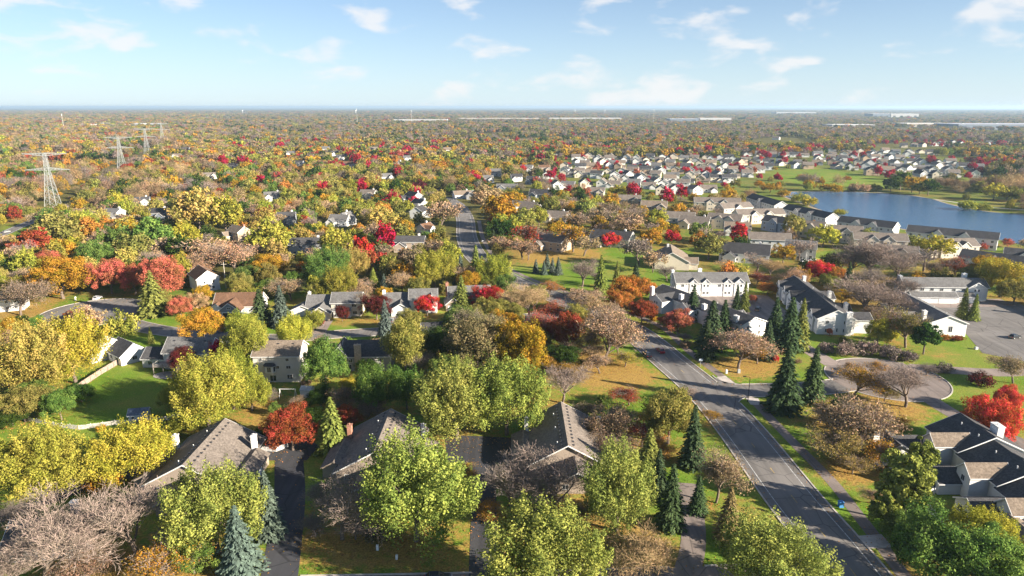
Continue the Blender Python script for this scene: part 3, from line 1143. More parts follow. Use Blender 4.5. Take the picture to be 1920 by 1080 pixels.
def roof_mesh(L, W, ze, zr, oh, hip, t=0.2, gap=0.015):
    mb = MB()
    sl = (zr - ze) / (W / 2)
    a = L / 2 + (oh * 0.8)
    yb = W / 2 + oh
    zb = ze - sl * oh + gap
    zt = zr + gap
    if hip:
        r = max(0.3, L / 2 - W / 2)
        bot = [(-a, -yb, zb), (a, -yb, zb), (a, yb, zb), (-a, yb, zb)]
        mid = [(x, y, z + t) for x, y, z in bot]
        v = bot + mid + [(-r, 0, zt + t), (r, 0, zt + t)]
        mb.add(v, [(3, 2, 1, 0), (0, 1, 5, 4), (1, 2, 6, 5), (2, 3, 7, 6), (3, 0, 4, 7), (4, 5, 9, 8), (6, 7, 8, 9), (5, 6, 9), (7, 4, 8)])
    else:
        prof = [(-yb, zb), (0, zt), (yb, zb), (yb, zb + t), (0, zt + t), (-yb, zb + t)]
        v = [(-a, y, z) for y, z in prof] + [(a, y, z) for y, z in prof]
        fs = [(0, 1, 7, 6), (1, 2, 8, 7), (2, 3, 9, 8), (3, 4, 10, 9), (4, 5, 11, 10), (5, 0, 6, 11), (5, 4, 1, 0), (4, 3, 2, 1), (6, 7, 10, 11), (7, 8, 9, 10)]
        mb.add(v, fs)
    return mb.mesh('roof', M['shingle'])


def fascia_mesh(L, W, ze, zr, oh, hip, t=0.2):
    """white boards along eaves and gable edges"""
    mb = MB()
    sl = (zr - ze) / (W / 2)
    a = L / 2 + oh * 0.8
    yb = W / 2 + oh
    zb = ze - sl * oh + 0.015
    for s in (-1, 1):
        mb.box(-a, a, s * yb - (0.05 if s < 0 else -0.004), s * yb + (0.05 if s > 0 else -0.004), zb - 0.06, zb + t - 0.04)
    if not hip:
        for s in (-1, 1):
            x0, x1 = (s * a + 0.004, s * a + 0.07) if s > 0 else (s * a - 0.07, s * a - 0.004)
            for q in (-1, 1):
                mb.hull([(x0, q * yb, zb - 0.08), (x1, q * yb, zb - 0.08), (x1, 0, zr - 0.06), (x0, 0, zr - 0.06)],
                        [(x0, q * yb, zb + t + 0.02), (x1, q * yb, zb + t + 0.02), (x1, 0, zr + t + 0.03), (x0, 0, zr + t + 0.03)])
    return mb.mesh('fascia', M['white'])


def window_meshes(w, h):
    def fr():
        mb = MB()
        mb.box(-w / 2, w / 2, -0.07, 0.0, 0, 0.1)
        mb.box(-w / 2, w / 2, -0.07, 0.0, h - 0.1, h)
        mb.box(-w / 2, -w / 2 + 0.1, -0.07, 0.0, 0.1, h - 0.1)
        mb.box(w / 2 - 0.1, w / 2, -0.07, 0.0, 0.1, h - 0.1)
        if w > 0.9:
            mb.box(-0.03, 0.03, -0.06, 0.0, 0.1, h - 0.1)
        return mb.mesh('window_frame', M['white'])
    def pn():
        return MB().box(-w / 2 + 0.1, w / 2 - 0.1, -0.035, -0.004, 0.1, h - 0.1).mesh('window_pane', M['glass'])
    return cached(('wf', w, h), fr), cached(('wp', w, h), pn)


def garage_mesh(w, h):
    def f():
        mb = MB()
        mb.box(-w / 2, w / 2, -0.05, 0, 0, h)
        n = 4
        for k in range(n):
            mb.box(-w / 2 + 0.12, w / 2 - 0.12, -0.085, -0.05, h * k / n + 0.06, h * (k + 1) / n - 0.04)
        return mb.mesh('garage_door', M['white'])
    return cached(('g', w, h), f)


def chimney_mesh(w, d, h):
    def f():
        mb = MB()
        mb.box(-w / 2, w / 2, -d / 2, d / 2, 0, h)
        mb.box(-w / 2 - 0.1, w / 2 + 0.1, -d / 2 - 0.1, d / 2 + 0.1, h, h + 0.16)
        mb.tube((0, 0, h + 0.16), (0, 0, h + 0.55), 0.16, 0.16, 8)
        return mb.mesh('chimney', M['brick'])
    return cached(('c', w, d, h), f)


def vent_mesh():
    return cached('vent', lambda: MB().box(-0.2, 0.2, -0.2, 0.2, 0, 0.16).hull([(-0.28, -0.28, 0.16), (0.28, -0.28, 0.16), (0.28, 0.28, 0.16), (-0.28, 0.28, 0.16)], [(-0.12, -0.12, 0.3), (0.12, -0.12, 0.3), (0.12, 0.12, 0.3), (-0.12, 0.12, 0.3)]).mesh('roof_vent', M['darkmetal']))


def pipe_mesh():
    return cached('pipe', lambda: MB().tube((0, 0, -0.1), (0, 0, 0.6), 0.12, 0.12, 8).mesh('vent_pipe', M['white']))


FACE = {'-y': 0.0, '+x': math.pi / 2, '+y': math.pi, '-x': -math.pi / 2}


def face_pos(face, u, L, W):
    if face == '-y':
        return (u, -W / 2)
    if face == '+y':
        return (-u, W / 2)
    if face == '+x':
        return (L / 2, u)
    return (-L / 2, -u)


def block(root, c, L, W, ze, zr, yaw=0.0, z0=0.0, wall='white', roof=None, hip=False, oh=0.5, win=(), gar=(), door=(), chim=(), vents=0, pipes=0, fascia=True, frames=True):
    """one gabled or hipped volume, its ridge along its own x axis"""
    wc = WALLS[wall] if isinstance(wall, str) else wall
    rc = ROOFC if roof is None else (ROOFS[roof] if isinstance(roof, str) else roof)
    cz = math.cos(yaw)
    sz = math.sin(yaw)
    key = (round(L, 1), round(W, 1), round(ze, 1), round(zr, 1), round(z0, 1), hip)
    w = obj('wall', cached(('w',) + key, lambda: wall_mesh(L, W, ze, zr, z0, hip)), root, (c[0], c[1], 0), yaw, wc)
    r = obj('roof', cached(('r', round(oh, 2)) + key, lambda: roof_mesh(L, W, ze, zr, oh, hip)), root, (c[0], c[1], 0), yaw, rc)
    if fascia:
        obj('fascia', cached(('f', round(oh, 2)) + key, lambda: fascia_mesh(L, W, ze, zr, oh, hip)), r)
    for face, us, z, ww, hh in win:
        fm, pm = window_meshes(ww, hh)
        for u in us:
            x, y = face_pos(face, u, L, W)
            if frames:
                f = obj('window', fm, root, (c[0] + x * cz - y * sz, c[1] + x * sz + y * cz, z), yaw + FACE[face])
                obj('pane', pm, f)
            else:
                obj('window', pm, root, (c[0] + x * cz - y * sz, c[1] + x * sz + y * cz, z), yaw + FACE[face])
    for face, us, ww, hh in gar:
        for u in us:
            x, y = face_pos(face, u, L, W)
            obj('garage_door', garage_mesh(ww, hh), root, (c[0] + x * cz - y * sz, c[1] + x * sz + y * cz, 0.03), yaw + FACE[face])
    for face, us, col in door:
        for u in us:
            x, y = face_pos(face, u, L, W)
            dm = cached('door', lambda: MB().box(-0.5, 0.5, -0.06, 0, 0, 2.1).box(-0.36, 0.36, -0.09, -0.06, 0.2, 1.0).box(-0.36, 0.36, -0.09, -0.06, 1.15, 1.95).mesh('door', M['painted']))
            obj('door', dm, root, (c[0] + x * cz - y * sz, c[1] + x * sz + y * cz, 0.05), yaw + FACE[face], col)
    sl = (zr - ze) / (W / 2)
    for x, y, cw, cd, top, col in chim:
        zb = zr - sl * abs(y) - 0.6
        zb = max(zb, 0) if abs(y) <= W / 2 + 0.1 and abs(x) <= L / 2 + 0.1 else 0.0
        obj('chimney', chimney_mesh(cw, cd, round(top - zb, 1)), r, (x, y, zb), 0, WALLS[col])
    if vents:
        for k in range(vents):
            x = -L / 2 + L * (k + 0.5) / vents
            for s in (-1, 1):
                obj('roof_vent', vent_mesh(), r, (x, s * 1.3, zr - sl * 1.3 + 0.2))
    for k in range(pipes):
        x = -L / 2 + L * (k + 0.35) / pipes
        obj('vent_pipe', pipe_mesh(), r, (x, 2.2, zr - sl * 2.2 + 0.2))
    X0, Y0 = root.location.x, root.location.y
    R = root.rotation_euler.z
    n = max(1, int(L / (W * 0.6)))
    for k in range(n + 1):
        x = -L / 2 + L * k / n
        lx, ly = c[0] + x * cz, c[1] + x * sz
        FOOT.append((X0 + lx * math.cos(R) - ly * math.sin(R), Y0 + lx * math.sin(R) + ly * math.cos(R), W / 2 + 1.2))
    pts = []
    for x in (-L / 2, L / 2):
        for y in (-W / 2, W / 2):
            lx, ly = c[0] + x * cz - y * sz, c[1] + x * sz + y * cz
            gx, gy = X0 + lx * math.cos(R) - ly * math.sin(R), Y0 + lx * math.sin(R) + ly * math.cos(R)
            pts += [PX(gx, gy, zr), PX(gx, gy, max(z0, ze * 0.35))]
    CLEAR.append((min(p[0] for p in pts), min(p[1] for p in pts), max(p[0] for p in pts), max(p[1] for p in pts), Y0))
    return r


def house(label, pos, yaw=0.0, mark=None, cat='house', name='house', group=None):
    root = empty(name, (pos[0], pos[1], 0), math.radians(yaw))
    tag(root, label, cat, group)
    if mark:
        MARKS.append((pos[0], pos[1], mark))
    return root


def rng_u(n, L, margin=1.4):
    return [(-L / 2 + margin + (L - 2 * margin) * (k / (n - 1) if n > 1 else 0.5)) for k in range(n)]


# --- three four-unit houses along the low street
def quad(label, apex_px, Ln, W, mark, front=True, chim=('white', 'white'), yaw=-3.0):
    X, Y = G(*apex_px, 7.9)
    Yc = Y - Ln / 2
    Xc = X + (Y - Yc) * math.tan(math.radians(-yaw)) * 1.0
    r = house(label, (Xc, Yc), 90 + yaw * -1 * -1, mark, 'house', 'quad_house')
    w2 = [('-x', (-6, -2.5, 2.5, 6), 1.0, 1.5, 1.3), ('-y', rng_u(4, Ln), 0.9, 1.5, 1.3), ('+y', rng_u(4, Ln), 0.9, 1.5, 1.3)]
    block(r, (0, 0), Ln, W, 3.0, 7.7, wall='taupe', roof='tan', oh=0.7, win=w2, vents=13, pipes=3,
          chim=((Ln * 0.22, W * 0.5 + 0.3, 1.3, 1.0, 6.6, chim[0]), (Ln * 0.22, -W * 0.5 - 0.3, 1.3, 1.0, 6.6, chim[1])))
    # side wings with lower eaves, garage gable to the street
    block(r, (-2.2, W * 0.5 + 1.2), Ln * 0.55, 5.0, 2.55, 3.8, wall='taupe', roof='tan', oh=0.4, win=[('+y', (-3, 3), 0.9, 1.5, 1.2)], fascia=False)
    block(r, (-2.2, -W * 0.5 - 1.2), Ln * 0.55, 5.0, 2.55, 3.8, wall='taupe', roof='tan', oh=0.4, win=[('-y', (-3, 3), 0.9, 1.5, 1.2)], gar=[('-y', (0,), 2.6, 2.1)], fascia=False)
    if front:
        block(r, (-Ln / 2 - 3.4, -1.5), 7.4, 9.0, 2.6, 5.0, wall='taupe', roof='tan', oh=0.5, win=[('-x', (-2.5, 2.5), 1.0, 1.4, 1.2)])
    return r


quad('tan-roofed four-unit house with two white chimneys, beside the long dark driveway', (420, 786), 21, 17.5, 'the tan-roofed house by the long driveway', yaw=0)
quad('tan-roofed four-unit house with a brick chimney, second along the low street', (732, 768), 21, 17.0, 'the brick-chimneyed four-unit house', chim=('brick', 'grey'), yaw=0)
quad('tan-roofed four-unit house with white chimneys and white-edged gable, closest to the main road', (1052, 755), 22, 17.0, 'the four-unit house next to the main road', yaw=0)


# --- long town houses: ridge read between two points
def townhouse(label, A, B, zr, ze, W, mark, wall='white', roof=None, wings=(), chim=(), win=(), gar=(), end_win=True, name='townhouse', pipes=4, group=None, lift=(), frames=True, vents=0):
    a = Vector(G(*A, zr + 0.2))
    b = Vector(G(*B, zr + 0.2))
    c = (a + b) / 2
    L = (b - a).length
    yaw = math.atan2(b.y - a.y, b.x - a.x)
    r = house(label, c, math.degrees(yaw), mark, 'town house', name, group)
    ww = list(win)
    if end_win:
        ww += [('+x', (-W * 0.24, W * 0.24), ze - 2.0, 1.1, 1.3), ('+x', (-W * 0.24, W * 0.24), 0.9, 1.1, 1.4), ('-x', (-W * 0.24, W * 0.24), ze - 2.0, 1.1, 1.3)]
    block(r, (0, 0), L, W, ze, zr, wall=wall, roof=roof, win=ww, gar=gar, chim=[(x * L / 2, y * W / 2, cw, cd, top, col) for x, y, cw, cd, top, col in chim], pipes=pipes, frames=frames, vents=vents)
    for f, side, out, wd, wze, wzr in wings:
        # cross gable reaching OUT metres beyond the wall
        ln = out + W * 0.42
        yc = side * (W / 2 + out - ln / 2)
        z0 = 0.0 if out > 0.8 or wze < ze else ze - 2.2
        wn_ = [('+x', (-0.75, 0.75) if wd > 3.4 else (0,), wze - 1.75, 0.9, 1.2)]
        if wze > 4.5:
            wn_.append(('+x', (-0.8, 0.8), 1.0, 1.0, 1.3))
        block(r, (f * L / 2, yc), ln, wd, wze, wzr, yaw=math.pi / 2 if side > 0 else -math.pi / 2, z0=z0, wall=wall, roof=roof, oh=0.35, win=wn_, frames=frames)
    return r, L


# row with slope shade put into its roof colour, stepping down towards the main road
r, L = townhouse('long white town house with stepped wings facing the main road, behind the spruces', (1244, 533), (1415, 594), 7.6, 5.4, 11.5, 'the long town house behind the spruces', roof='slate',
                 wings=[(-0.62, -1, 5.5, 8.0, 5.0, 7.0), (-0.05, -1, 4.0, 7.5, 5.0, 7.2), (0.5, -1, 3.5, 6.5, 4.8, 6.8), (-0.5, 1, 2.0, 7, 3.2, 5.4), (0.45, 1, 2.5, 7, 3.2, 5.4)],
                 chim=[(-0.9, -1.35, 1.6, 1.2, 8.2, 'white'), (-0.35, -0.75, 1.7, 1.3, 8.0, 'white'), (0.2, -0.85, 1.7, 1.3, 7.6, 'white'), (0.86, -0.9, 1.7, 1.3, 7.8, 'white')],
                 win=[('-y', rng_u(10, 50), 3.2, 1.2, 1.3), ('+y', rng_u(8, 50), 3.2, 1.2, 1.3)])
r, L = townhouse('white two-storey town house with four small dormers and wide garage doors around the court', (1264, 510), (1398, 510), 9.4, 6.2, 11.0, 'the dormered town house on the court', roof='grey',
                 wings=[(-0.52, -1, 0.25, 3.6, 6.0, 7.7), (-0.18, -1, 0.25, 3.6, 6.0, 7.7), (0.42, -1, 0.25, 3.6, 6.0, 7.7), (0.74, -1, 0.25, 4.4, 6.0, 8.0)],
                 chim=[(-1.03, 0.1, 1.2, 1.6, 10.2, 'white'), (-0.25, 0.35, 1.6, 1.2, 10.6, 'white')],
                 win=[('-y', (-13, -3.5, 3.0, 14), 4.2, 1.4, 1.2), ('+y', rng_u(8, 30), 3.6, 1.2, 1.3)], gar=[('-y', (-11, -5, 5, 12), 4.9, 2.3)])
r, L = townhouse('white town house with long dark roof, five dormers and a chimney at its gable', (1490, 517), (1571, 581), 9.2, 6.0, 13.0, 'the long dark-roofed town house', roof='slate',  # shade of the near slope is put into the roof colour
                 wings=[(-0.88, -1, 0.6, 4.5, 5.8, 7.8), (-0.55, -1, 0.6, 3.6, 5.8, 7.6), (-0.15, -1, 1.6, 6.0, 5.8, 8.4), (0.35, -1, 0.6, 4.0, 5.8, 7.6), (0.78, -1, 0.6, 4.6, 5.8, 7.8),
                        (-0.6, 1, 6.0, 8.5, 3.4, 5.4), (0.1, 1, 6.0, 8.5, 3.4, 5.4), (0.75, 1, 7.0, 8.0, 5.0, 6.8)],
                 chim=[(-0.9, 0.5, 1.5, 1.2, 9.8, 'white'), (-0.3, 1.35, 1.6, 1.2, 7.4, 'white'), (0.35, 1.4, 1.6, 1.2, 7.4, 'white'), (1.02, 0.62, 1.3, 2.0, 8.6, 'white')],
                 win=[('-y', rng_u(9, 48), 3.7, 1.2, 1.2), ('-y', rng_u(8, 46), 0.9, 1.2, 1.4), ('+x', (0.5, 3.4), 1.0, 0.7, 1.5)], gar=[('-y', (-18, -8, 2, 12), 4.6, 2.2)])
r, L = townhouse('grey and white town house with a row of upper windows over four garage doors', (1690, 519), (1843, 521), 8.8, 6.0, 9.5, 'the garage-fronted grey town house', wall='pale', roof='grey',
                 wings=[(0.72, -1, 0.5, 7.0, 5.8, 8.0)], chim=[(0.62, 0.5, 1.8, 1.3, 10.2, 'white'), (-1.0, 0.2, 1.2, 2.0, 9.2, 'grey')],
                 win=[('-y', (-14, -10, -6, -2, 3, 7), 4.1, 1.6, 1.2)], gar=[])
block(r, (-7.0, -7.0), 18.5, 5.5, 2.7, 4.2, wall='pale', roof='grey', oh=0.4, gar=[('-y', (-4.6, 4.6), 6.0, 2.2)])
block(r, (6.5, -6.4), 7.0, 4.4, 2.7, 4.0, wall='pale', roof='grey', oh=0.4, gar=[('-y', (0,), 5.2, 2.2)])
r, L = townhouse('low white-ended town house with one gable window beside the dark parking court', (1690, 546), (1780, 592), 7.6, 5.0, 13.5, 'the white-ended town house on the parking court', roof='grey',
                 wings=[(-0.5, -1, 3, 7, 3.6, 5.6), (0.3, -1, 3, 7, 3.6, 5.6)], chim=[(0.75, -0.95, 1.5, 1.2, 8.2, 'white'), (-0.4, -0.9, 1.5, 1.2, 7.8, 'white')],
                 win=[('+x', (1.2,), 1.6, 1.5, 2.3), ('+y', rng_u(6, 30), 0.9, 1.3, 1.4)], end_win=False, gar=[('+y', (-8, 2), 5, 2.2)])
r = house('white town house cut by the frame edge beside the parking court', (225, 248), 92, 'the white town house at the frame edge', 'town house', 'townhouse')
block(r, (0, 0), 46, 12, 6.0, 9.2, wall='white', roof='slate', win=[('+y', rng_u(9, 44), 4.0, 1.3, 1.2), ('+y', rng_u(6, 44), 0.9, 1.4, 1.4), ('-x', (-2.5, 2.5), 4.0, 1.1, 1.3)], chim=[(-12, 4, 1.5, 1.2, 10, 'white'), (6, 4, 1.5, 1.2, 10, 'white')])
for f in (-16, -5, 7, 17):
    block(r, (f, 5.6), 5.5, 5.0, 3.2, 5.0, yaw=math.pi / 2, wall='white', roof='slate', oh=0.35, win=[('+x', (0,), 1.0, 1.5, 1.2)])

# stepped town house with patios, right of the path
r = house('white stepped town house with dark roofs, three dormers and walled patios beside the path', (105.8, 126.5), 90, 'the stepped town house with patios', 'town house', 'townhouse')
# local x runs away from the camera, local +y to the left
units = [(17.5, 12.0, 9.0, 5.5), (5.0, 13.0, 8.3, 4.9), (-7.5, 12.0, 7.6, 4.2), (-19.0, 11.0, 6.9, 3.6)]
for k, (x, ln, zr_, ze_) in enumerate(units):
    block(r, (x, -1.5 + 0.3 * k), ln, 15 - 0.4 * k, ze_, zr_, roof='slate', oh=0.45, win=[('+y', (-3.5, 3.5), ze_ - 2.0, 1.2, 1.2), ('-y', (-3.5, 0, 3.5), ze_ - 2.0, 1.2, 1.3), ('-x', (-3, 3), ze_ - 2.0, 1.1, 1.3)], pipes=2,
          chim=[(-2.0, -3.2, 2.6, 1.5, zr_ + 1.0, 'white')] if k < 3 else ())
for x, z in ((15.5, 6.0), (3.0, 5.4), (-9.5, 4.8)):
    block(r, (x, 6.0), 8.5, 4.4, z, z + 2.0, yaw=math.pi / 2, roof='warm', oh=0.35, win=[('+x', (0.0,), z - 2.0, 1.2, 1.4)])  # sunlit tone put into the dormer roofs, shaded tone into the main roof
for x, ln in ((21.0, 14.0), (6.5, 10.0), (-6.0, 10.0), (-14.5, 16.0)):
    block(r, (x, 5 + ln / 2), ln, 7.0, 2.7, 4.6, yaw=math.pi / 2, roof='slate', oh=0.4, win=[('+x', (-1.8, 1.8), 0.8, 1.6, 1.4), ('-y', (0, 3), 0.8, 1.4, 1.4)])
block(r, (-19.5, 11), 16, 9.0, 2.7, 4.7, roof='warm', oh=0.4, chim=[(-2, 2, 1.8, 1.6, 6.4, 'white')])
block(r, (19.0, 17.0), 8, 9.0, 2.9, 5.2, yaw=0.0, roof='slate', oh=0.4, chim=[(1, 3.4, 2.0, 1.4, 7.0, 'white')])


def plank_fence(label, pts, h, color, board=0.0, name='fence', gapw=0.06, bw=0.14, cat='fence', posts=2.4, solid=False):
    P = [Vector(p) for p in pts]
    root = empty(name, (P[0].x, P[0].y, 0))
    tag(root, label, cat)
    mb = MB()
    rails = MB()
    o = P[0]
    pm = cached(('post', h), lambda: MB().box(-0.06, 0.06, -0.06, 0.06, 0, h + 0.08).hull([(-0.08, -0.08, h + 0.08), (0.08, -0.08, h + 0.08), (0.08, 0.08, h + 0.08), (-0.08, 0.08, h + 0.08)], [(-0.02, -0.02, h + 0.16), (0.02, -0.02, h + 0.16), (0.02, 0.02, h + 0.16), (-0.02, 0.02, h + 0.16)]).mesh('post', M['wood']))
    rj = random.Random(5)
    for i in range(len(P) - 1):
        a, b = P[i], P[i + 1]
        d = b - a
        ln = d.length
        d.normalize()
        nrm = Vector((-d.y, d.x))
        s = 0.0
        while s < ln:
            q = a + d * s - o
            hh = h * rj.uniform(0.96, 1.02)
            e = d * bw
            t = nrm * 0.025
            ring = [q - t, q + e - t, q + e + t, q + t]
            mb.hull([(*x, 0.06) for x in ring], [(*x, hh) for x in ring])
            s += bw + gapw
        for z in (h * 0.25, h * 0.78):
            t0, t1 = nrm * 0.03, nrm * 0.09
            ring = [a - o + t0, b - o + t0, b - o + t1, a - o + t1]
            rails.hull([(*x, z) for x in ring], [(*x, z + 0.09) for x in ring])
        n = max(1, int(ln / posts))
        for k in range(n + 1):
            q = a + d * ln * k / n + nrm * 0.13 - o
            obj('post', pm, root, (q.x, q.y, 0), math.atan2(d.y, d.x), color)
    bo = obj('boards', mb.mesh('boards', M['wood']), root, color=color)
    bo['kind'] = 'stuff'
    obj('rail', rails.mesh('rail', M['wood']), root, color=color)
    return root


W_WHITE = (0.74, 0.73, 0.70)
plank_fence('white curved patio fence of the stepped town house, the farther patio', [(94.5, 143.5), (88.0, 143.0), (86.0, 140.0), (86.0, 137.5), (90.5, 136.5)], 1.5, W_WHITE, name='patio_fence', gapw=0.02)
plank_fence('white curved patio fence of the stepped town house, the closer patio', [(90.0, 129.5), (86.0, 128.5), (85.0, 125.5), (85.2, 118.0), (86.0, 117.0), (90.0, 116.6)], 1.5, W_WHITE, name='patio_fence', gapw=0.02)

# --- family houses along the left street
r = house('white house with a brown roof seen gable-on behind the salmon-red trees', (-140, 301), 128, 'the white gable behind the salmon trees')
block(r, (0, 0), 14, 9.5, 6.2, 9.4, roof='brown', win=[('-x', (-1.5, 2.2), 3.6, 0.9, 1.3), ('-x', (-1.5, 2.0), 1.0, 1.0, 1.3)])
r = house('brown-roofed house with blue-grey garage gable and open garage', (-110, 266), 4, 'the brown-roofed house')
block(r, (0, 0), 18, 11, 3.4, 7.4, wall='white', roof='brown', win=[('-y', (-7,), 1.0, 1.6, 1.3), ('+x', (0,), 1.0, 1.2, 1.3)], pipes=2)
block(r, (-1.2, -6.5), 9, 8.2, 3.0, 6.0, yaw=-math.pi / 2, wall='slate', roof='brown', win=[('+x', (0,), 3.6, 1.5, 0.8)])
og = MB().box(-2.45, 2.45, -0.05, 0.0, 0, 2.2).mesh('shade_panel', M['rubber'])  # flat black panel stands in for the shade inside the open garage
obj('garage_shade_panel', og, r, (-1.2, -11.0 - 0.03, 0.04))
fr = MB().box(-2.7, -2.45, -0.12, 0.0, 0, 2.45).box(2.45, 2.7, -0.12, 0.0, 0, 2.45).box(-2.45, 2.45, -0.12, 0.0, 2.2, 2.45).mesh('garage_frame', M['white'])
obj('garage_frame', fr, r, (-1.2, -11.03, 0.03))
block(r, (-7.2, -4.5), 6, 4.5, 3.0, 4.8, yaw=-math.pi / 2, wall='white', roof='brown', oh=0.4, win=[('+x', (0,), 0.9, 1.6, 1.3)])
r = house('grey-roofed two-storey cream house with a white double garage on the left street', (-70, 262), 2, 'the cream two-storey house')
block(r, (4.5, 0), 11.5, 9, 5.6, 8.6, wall='cream', roof='grey', win=[('-y', (-3.2, 3.2), 3.8, 2.0, 1.3), ('-y', (3.4,), 0.8, 1.8, 1.4), ('+x', (0,), 3.6, 1.2, 1.3)], pipes=1, door=[('-y', (-0.5,), (0.18, 0.10, 0.08))])
block(r, (-6.5, 1.0), 9.5, 9, 3.6, 7.4, wall='cream', roof='grey', chim=[(-4.4, 0.5, 1.0, 1.0, 8.4, 'white')])
block(r, (-4.6, -5.5), 8, 7.2, 2.9, 5.3, yaw=-math.pi / 2, wall='cream', roof='grey', gar=[('+x', (0,), 4.9, 2.2)])
block(r, (-13, -1.5), 5.5, 8, 2.6, 4.4, yaw=math.pi / 2, wall='white', roof='grey', gar=[('-x', (0,), 2.6, 2.1)])
block(r, (3.2, -5.3), 6.5, 2.4, 2.7, 3.5, wall='white', roof='grey', oh=0.3, win=[('-y', (1.6,), 0.7, 1.6, 1.5)])
r = house('white two-storey house with grey roof and arched window gable on the left street', (-41, 267), 6, 'the white house with the arched gable')
block(r, (5.0, 0), 11, 8.5, 5.6, 8.6, roof='grey', win=[('-y', (-2.6, 2.0), 3.7, 2.2, 1.3), ('-y', (3.2,), 0.8, 1.6, 1.5)], pipes=1, door=[('-y', (-2.2,), (0.45, 0.03, 0.02))])
block(r, (8.2, -4.2), 3.6, 4.4, 5.6, 7.4, yaw=-math.pi / 2, roof='grey', oh=0.4, win=[('+x', (0,), 3.5, 2.0, 1.5), ('+x', (0,), 0.8, 2.0, 1.4)])
block(r, (-5.5, 1), 10, 9, 3.4, 7.0, roof='grey', chim=[(-5.3, 0, 1.2, 1.2, 8.0, 'white')])
block(r, (-4.0, -5.0), 8, 7, 2.9, 5.0, yaw=-math.pi / 2, roof='grey', gar=[('+x', (0,), 4.9, 2.2)])
r = house('brown brick house with grey roof and tall chimney behind the pointed spruce', (-20, 275), 8, 'the brick house behind the pointed spruce')
block(r, (2, 0), 17, 9.5, 4.2, 7.8, wall='taupe', roof='grey', chim=[(-9.0, 0.8, 1.2, 1.1, 9.2, 'brick')], win=[('-y', (-2, 3), 1.0, 1.6, 1.3)])
block(r, (-5, -5.5), 8, 6, 2.9, 5.4, yaw=-math.pi / 2, wall='taupe', roof='grey', gar=[('+x', (0,), 4.6, 2.2)])
# front row, left side
r = house('bright white pair of gables behind the wooden fence', (-131, 212), -38, 'the white gables by the wooden fence')
block(r, (5, 2), 10, 8.5, 3.2, 6.4, roof='slate', win=[('+x', (0,), 1.0, 1.6, 1.3), ('-y', (-2, 2), 1.0, 1.4, 1.3)])
block(r, (-5.5, -2.5), 12, 9.5, 5.0, 8.2, roof='slate', win=[('+x', (-2,), 3.4, 1.0, 1.2), ('-y', (-3, 0, 3), 1.0, 1.4, 1.4)], door=[('-y', (1.6,), (0.3, 0.3, 0.3))])
r = house('grey-roofed house with a raised deck looking over the fenced back lawn', (-104, 206), -2, 'the house with the raised deck')
block(r, (2, 0), 14.5, 9.5, 5.6, 9.0, wall='pale', roof='grey', win=[('-y', (-4, 0, 4), 3.7, 1.4, 1.2), ('-y', (-4.5,), 0.3, 2.2, 2.0), ('+x', (0,), 3.6, 1.2, 1.3)], vents=3)
block(r, (-9, 0.5), 8, 8, 3.0, 5.4, wall='pale', roof='slate', win=[('-y', (-1.5, 1.5), 0.9, 1.4, 1.3)])
block(r, (11.5, 0.5), 6, 7, 3.6, 6.4, yaw=math.pi / 2, wall='white', roof='grey')
deck = MB().box(-6.2, 3.0, -9.6, -4.9, 2.5, 2.68)
obj('deck_floor', deck.mesh('deck_floor', M['wood']), r, color=(0.30, 0.25, 0.21))
for x in (-6.1, -3.1, 0.0, 2.9):
    obj('deck_post', cached('deckpost', lambda: MB().box(-0.09, 0.09, -0.09, 0.09, 0, 3.6).mesh('deck_post', M['wood'])), r, (x, -9.5, 0), 0, (0.34, 0.29, 0.25))
rl = MB().box(-6.2, 3.0, -9.58, -9.5, 3.48, 3.56).box(-6.2, -6.12, -9.5, -5.0, 3.48, 3.56).box(2.92, 3.0, -9.5, -5.0, 3.48, 3.56)
for k in range(46):
    rl.box(-6.1 + k * 0.2, -6.06 + k * 0.2, -9.56, -9.52, 2.68, 3.48)
obj('railing', rl.mesh('railing', M['wood']), r, color=(0.40, 0.37, 0.34))
obj('patio', MB().add([(-1 + 5.2 * math.cos(k * 0.314), -9.5 + 3.2 * math.sin(k * 0.314), 0.05) for k in range(20)], [tuple(range(20))]).mesh('patio', M['concrete']), r)
ft = house('round wooden patio table on the patio below the raised deck', (-103.5, 194.3), 0, None, 'table', 'patio_table')
obj('table_top', MB().tube((0, 0, 0.68), (0, 0, 0.74), 0.75, 0.75, 16).mesh('table_top', M['wood']), ft, color=(0.45, 0.25, 0.12))
obj('leg', MB().tube((0, 0, 0.02), (0, 0, 0.68), 0.08, 0.06, 8).mesh('leg', M['wood']), ft, color=(0.35, 0.2, 0.1))
r = house('beige-roofed three-level cream house with bay window facing the camera', (-70.5, 196), 1, 'the three-level cream house')
block(r, (0, 0), 13.5, 10, 8.4, 11.4, wall=(0.62, 0.57, 0.50), roof='warm', vents=3,
      win=[('-y', (-4.6, 3.4), 6.6, 1.1, 1.0), ('-y', (0.2, 3.6), 4.2, 1.5, 1.1), ('-y', (3.8,), 1.0, 1.7, 1.5), ('-y', (-1.2,), 0.3, 2.0, 2.0), ('+x', (0,), 4.0, 1.0, 1.2)])
bay = MB().hull([(-1.7, 0, 3.2), (-1.1, -1.0, 3.2), (1.1, -1.0, 3.2), (1.7, 0, 3.2)], [(-1.7, 0, 5.4), (-1.1, -1.0, 5.4), (1.1, -1.0, 5.4), (1.7, 0, 5.4)])
bo = obj('bay', bay.mesh('bay', M['siding']), r, (-1.9, -5.0, 0), 0, WALLS['white'])
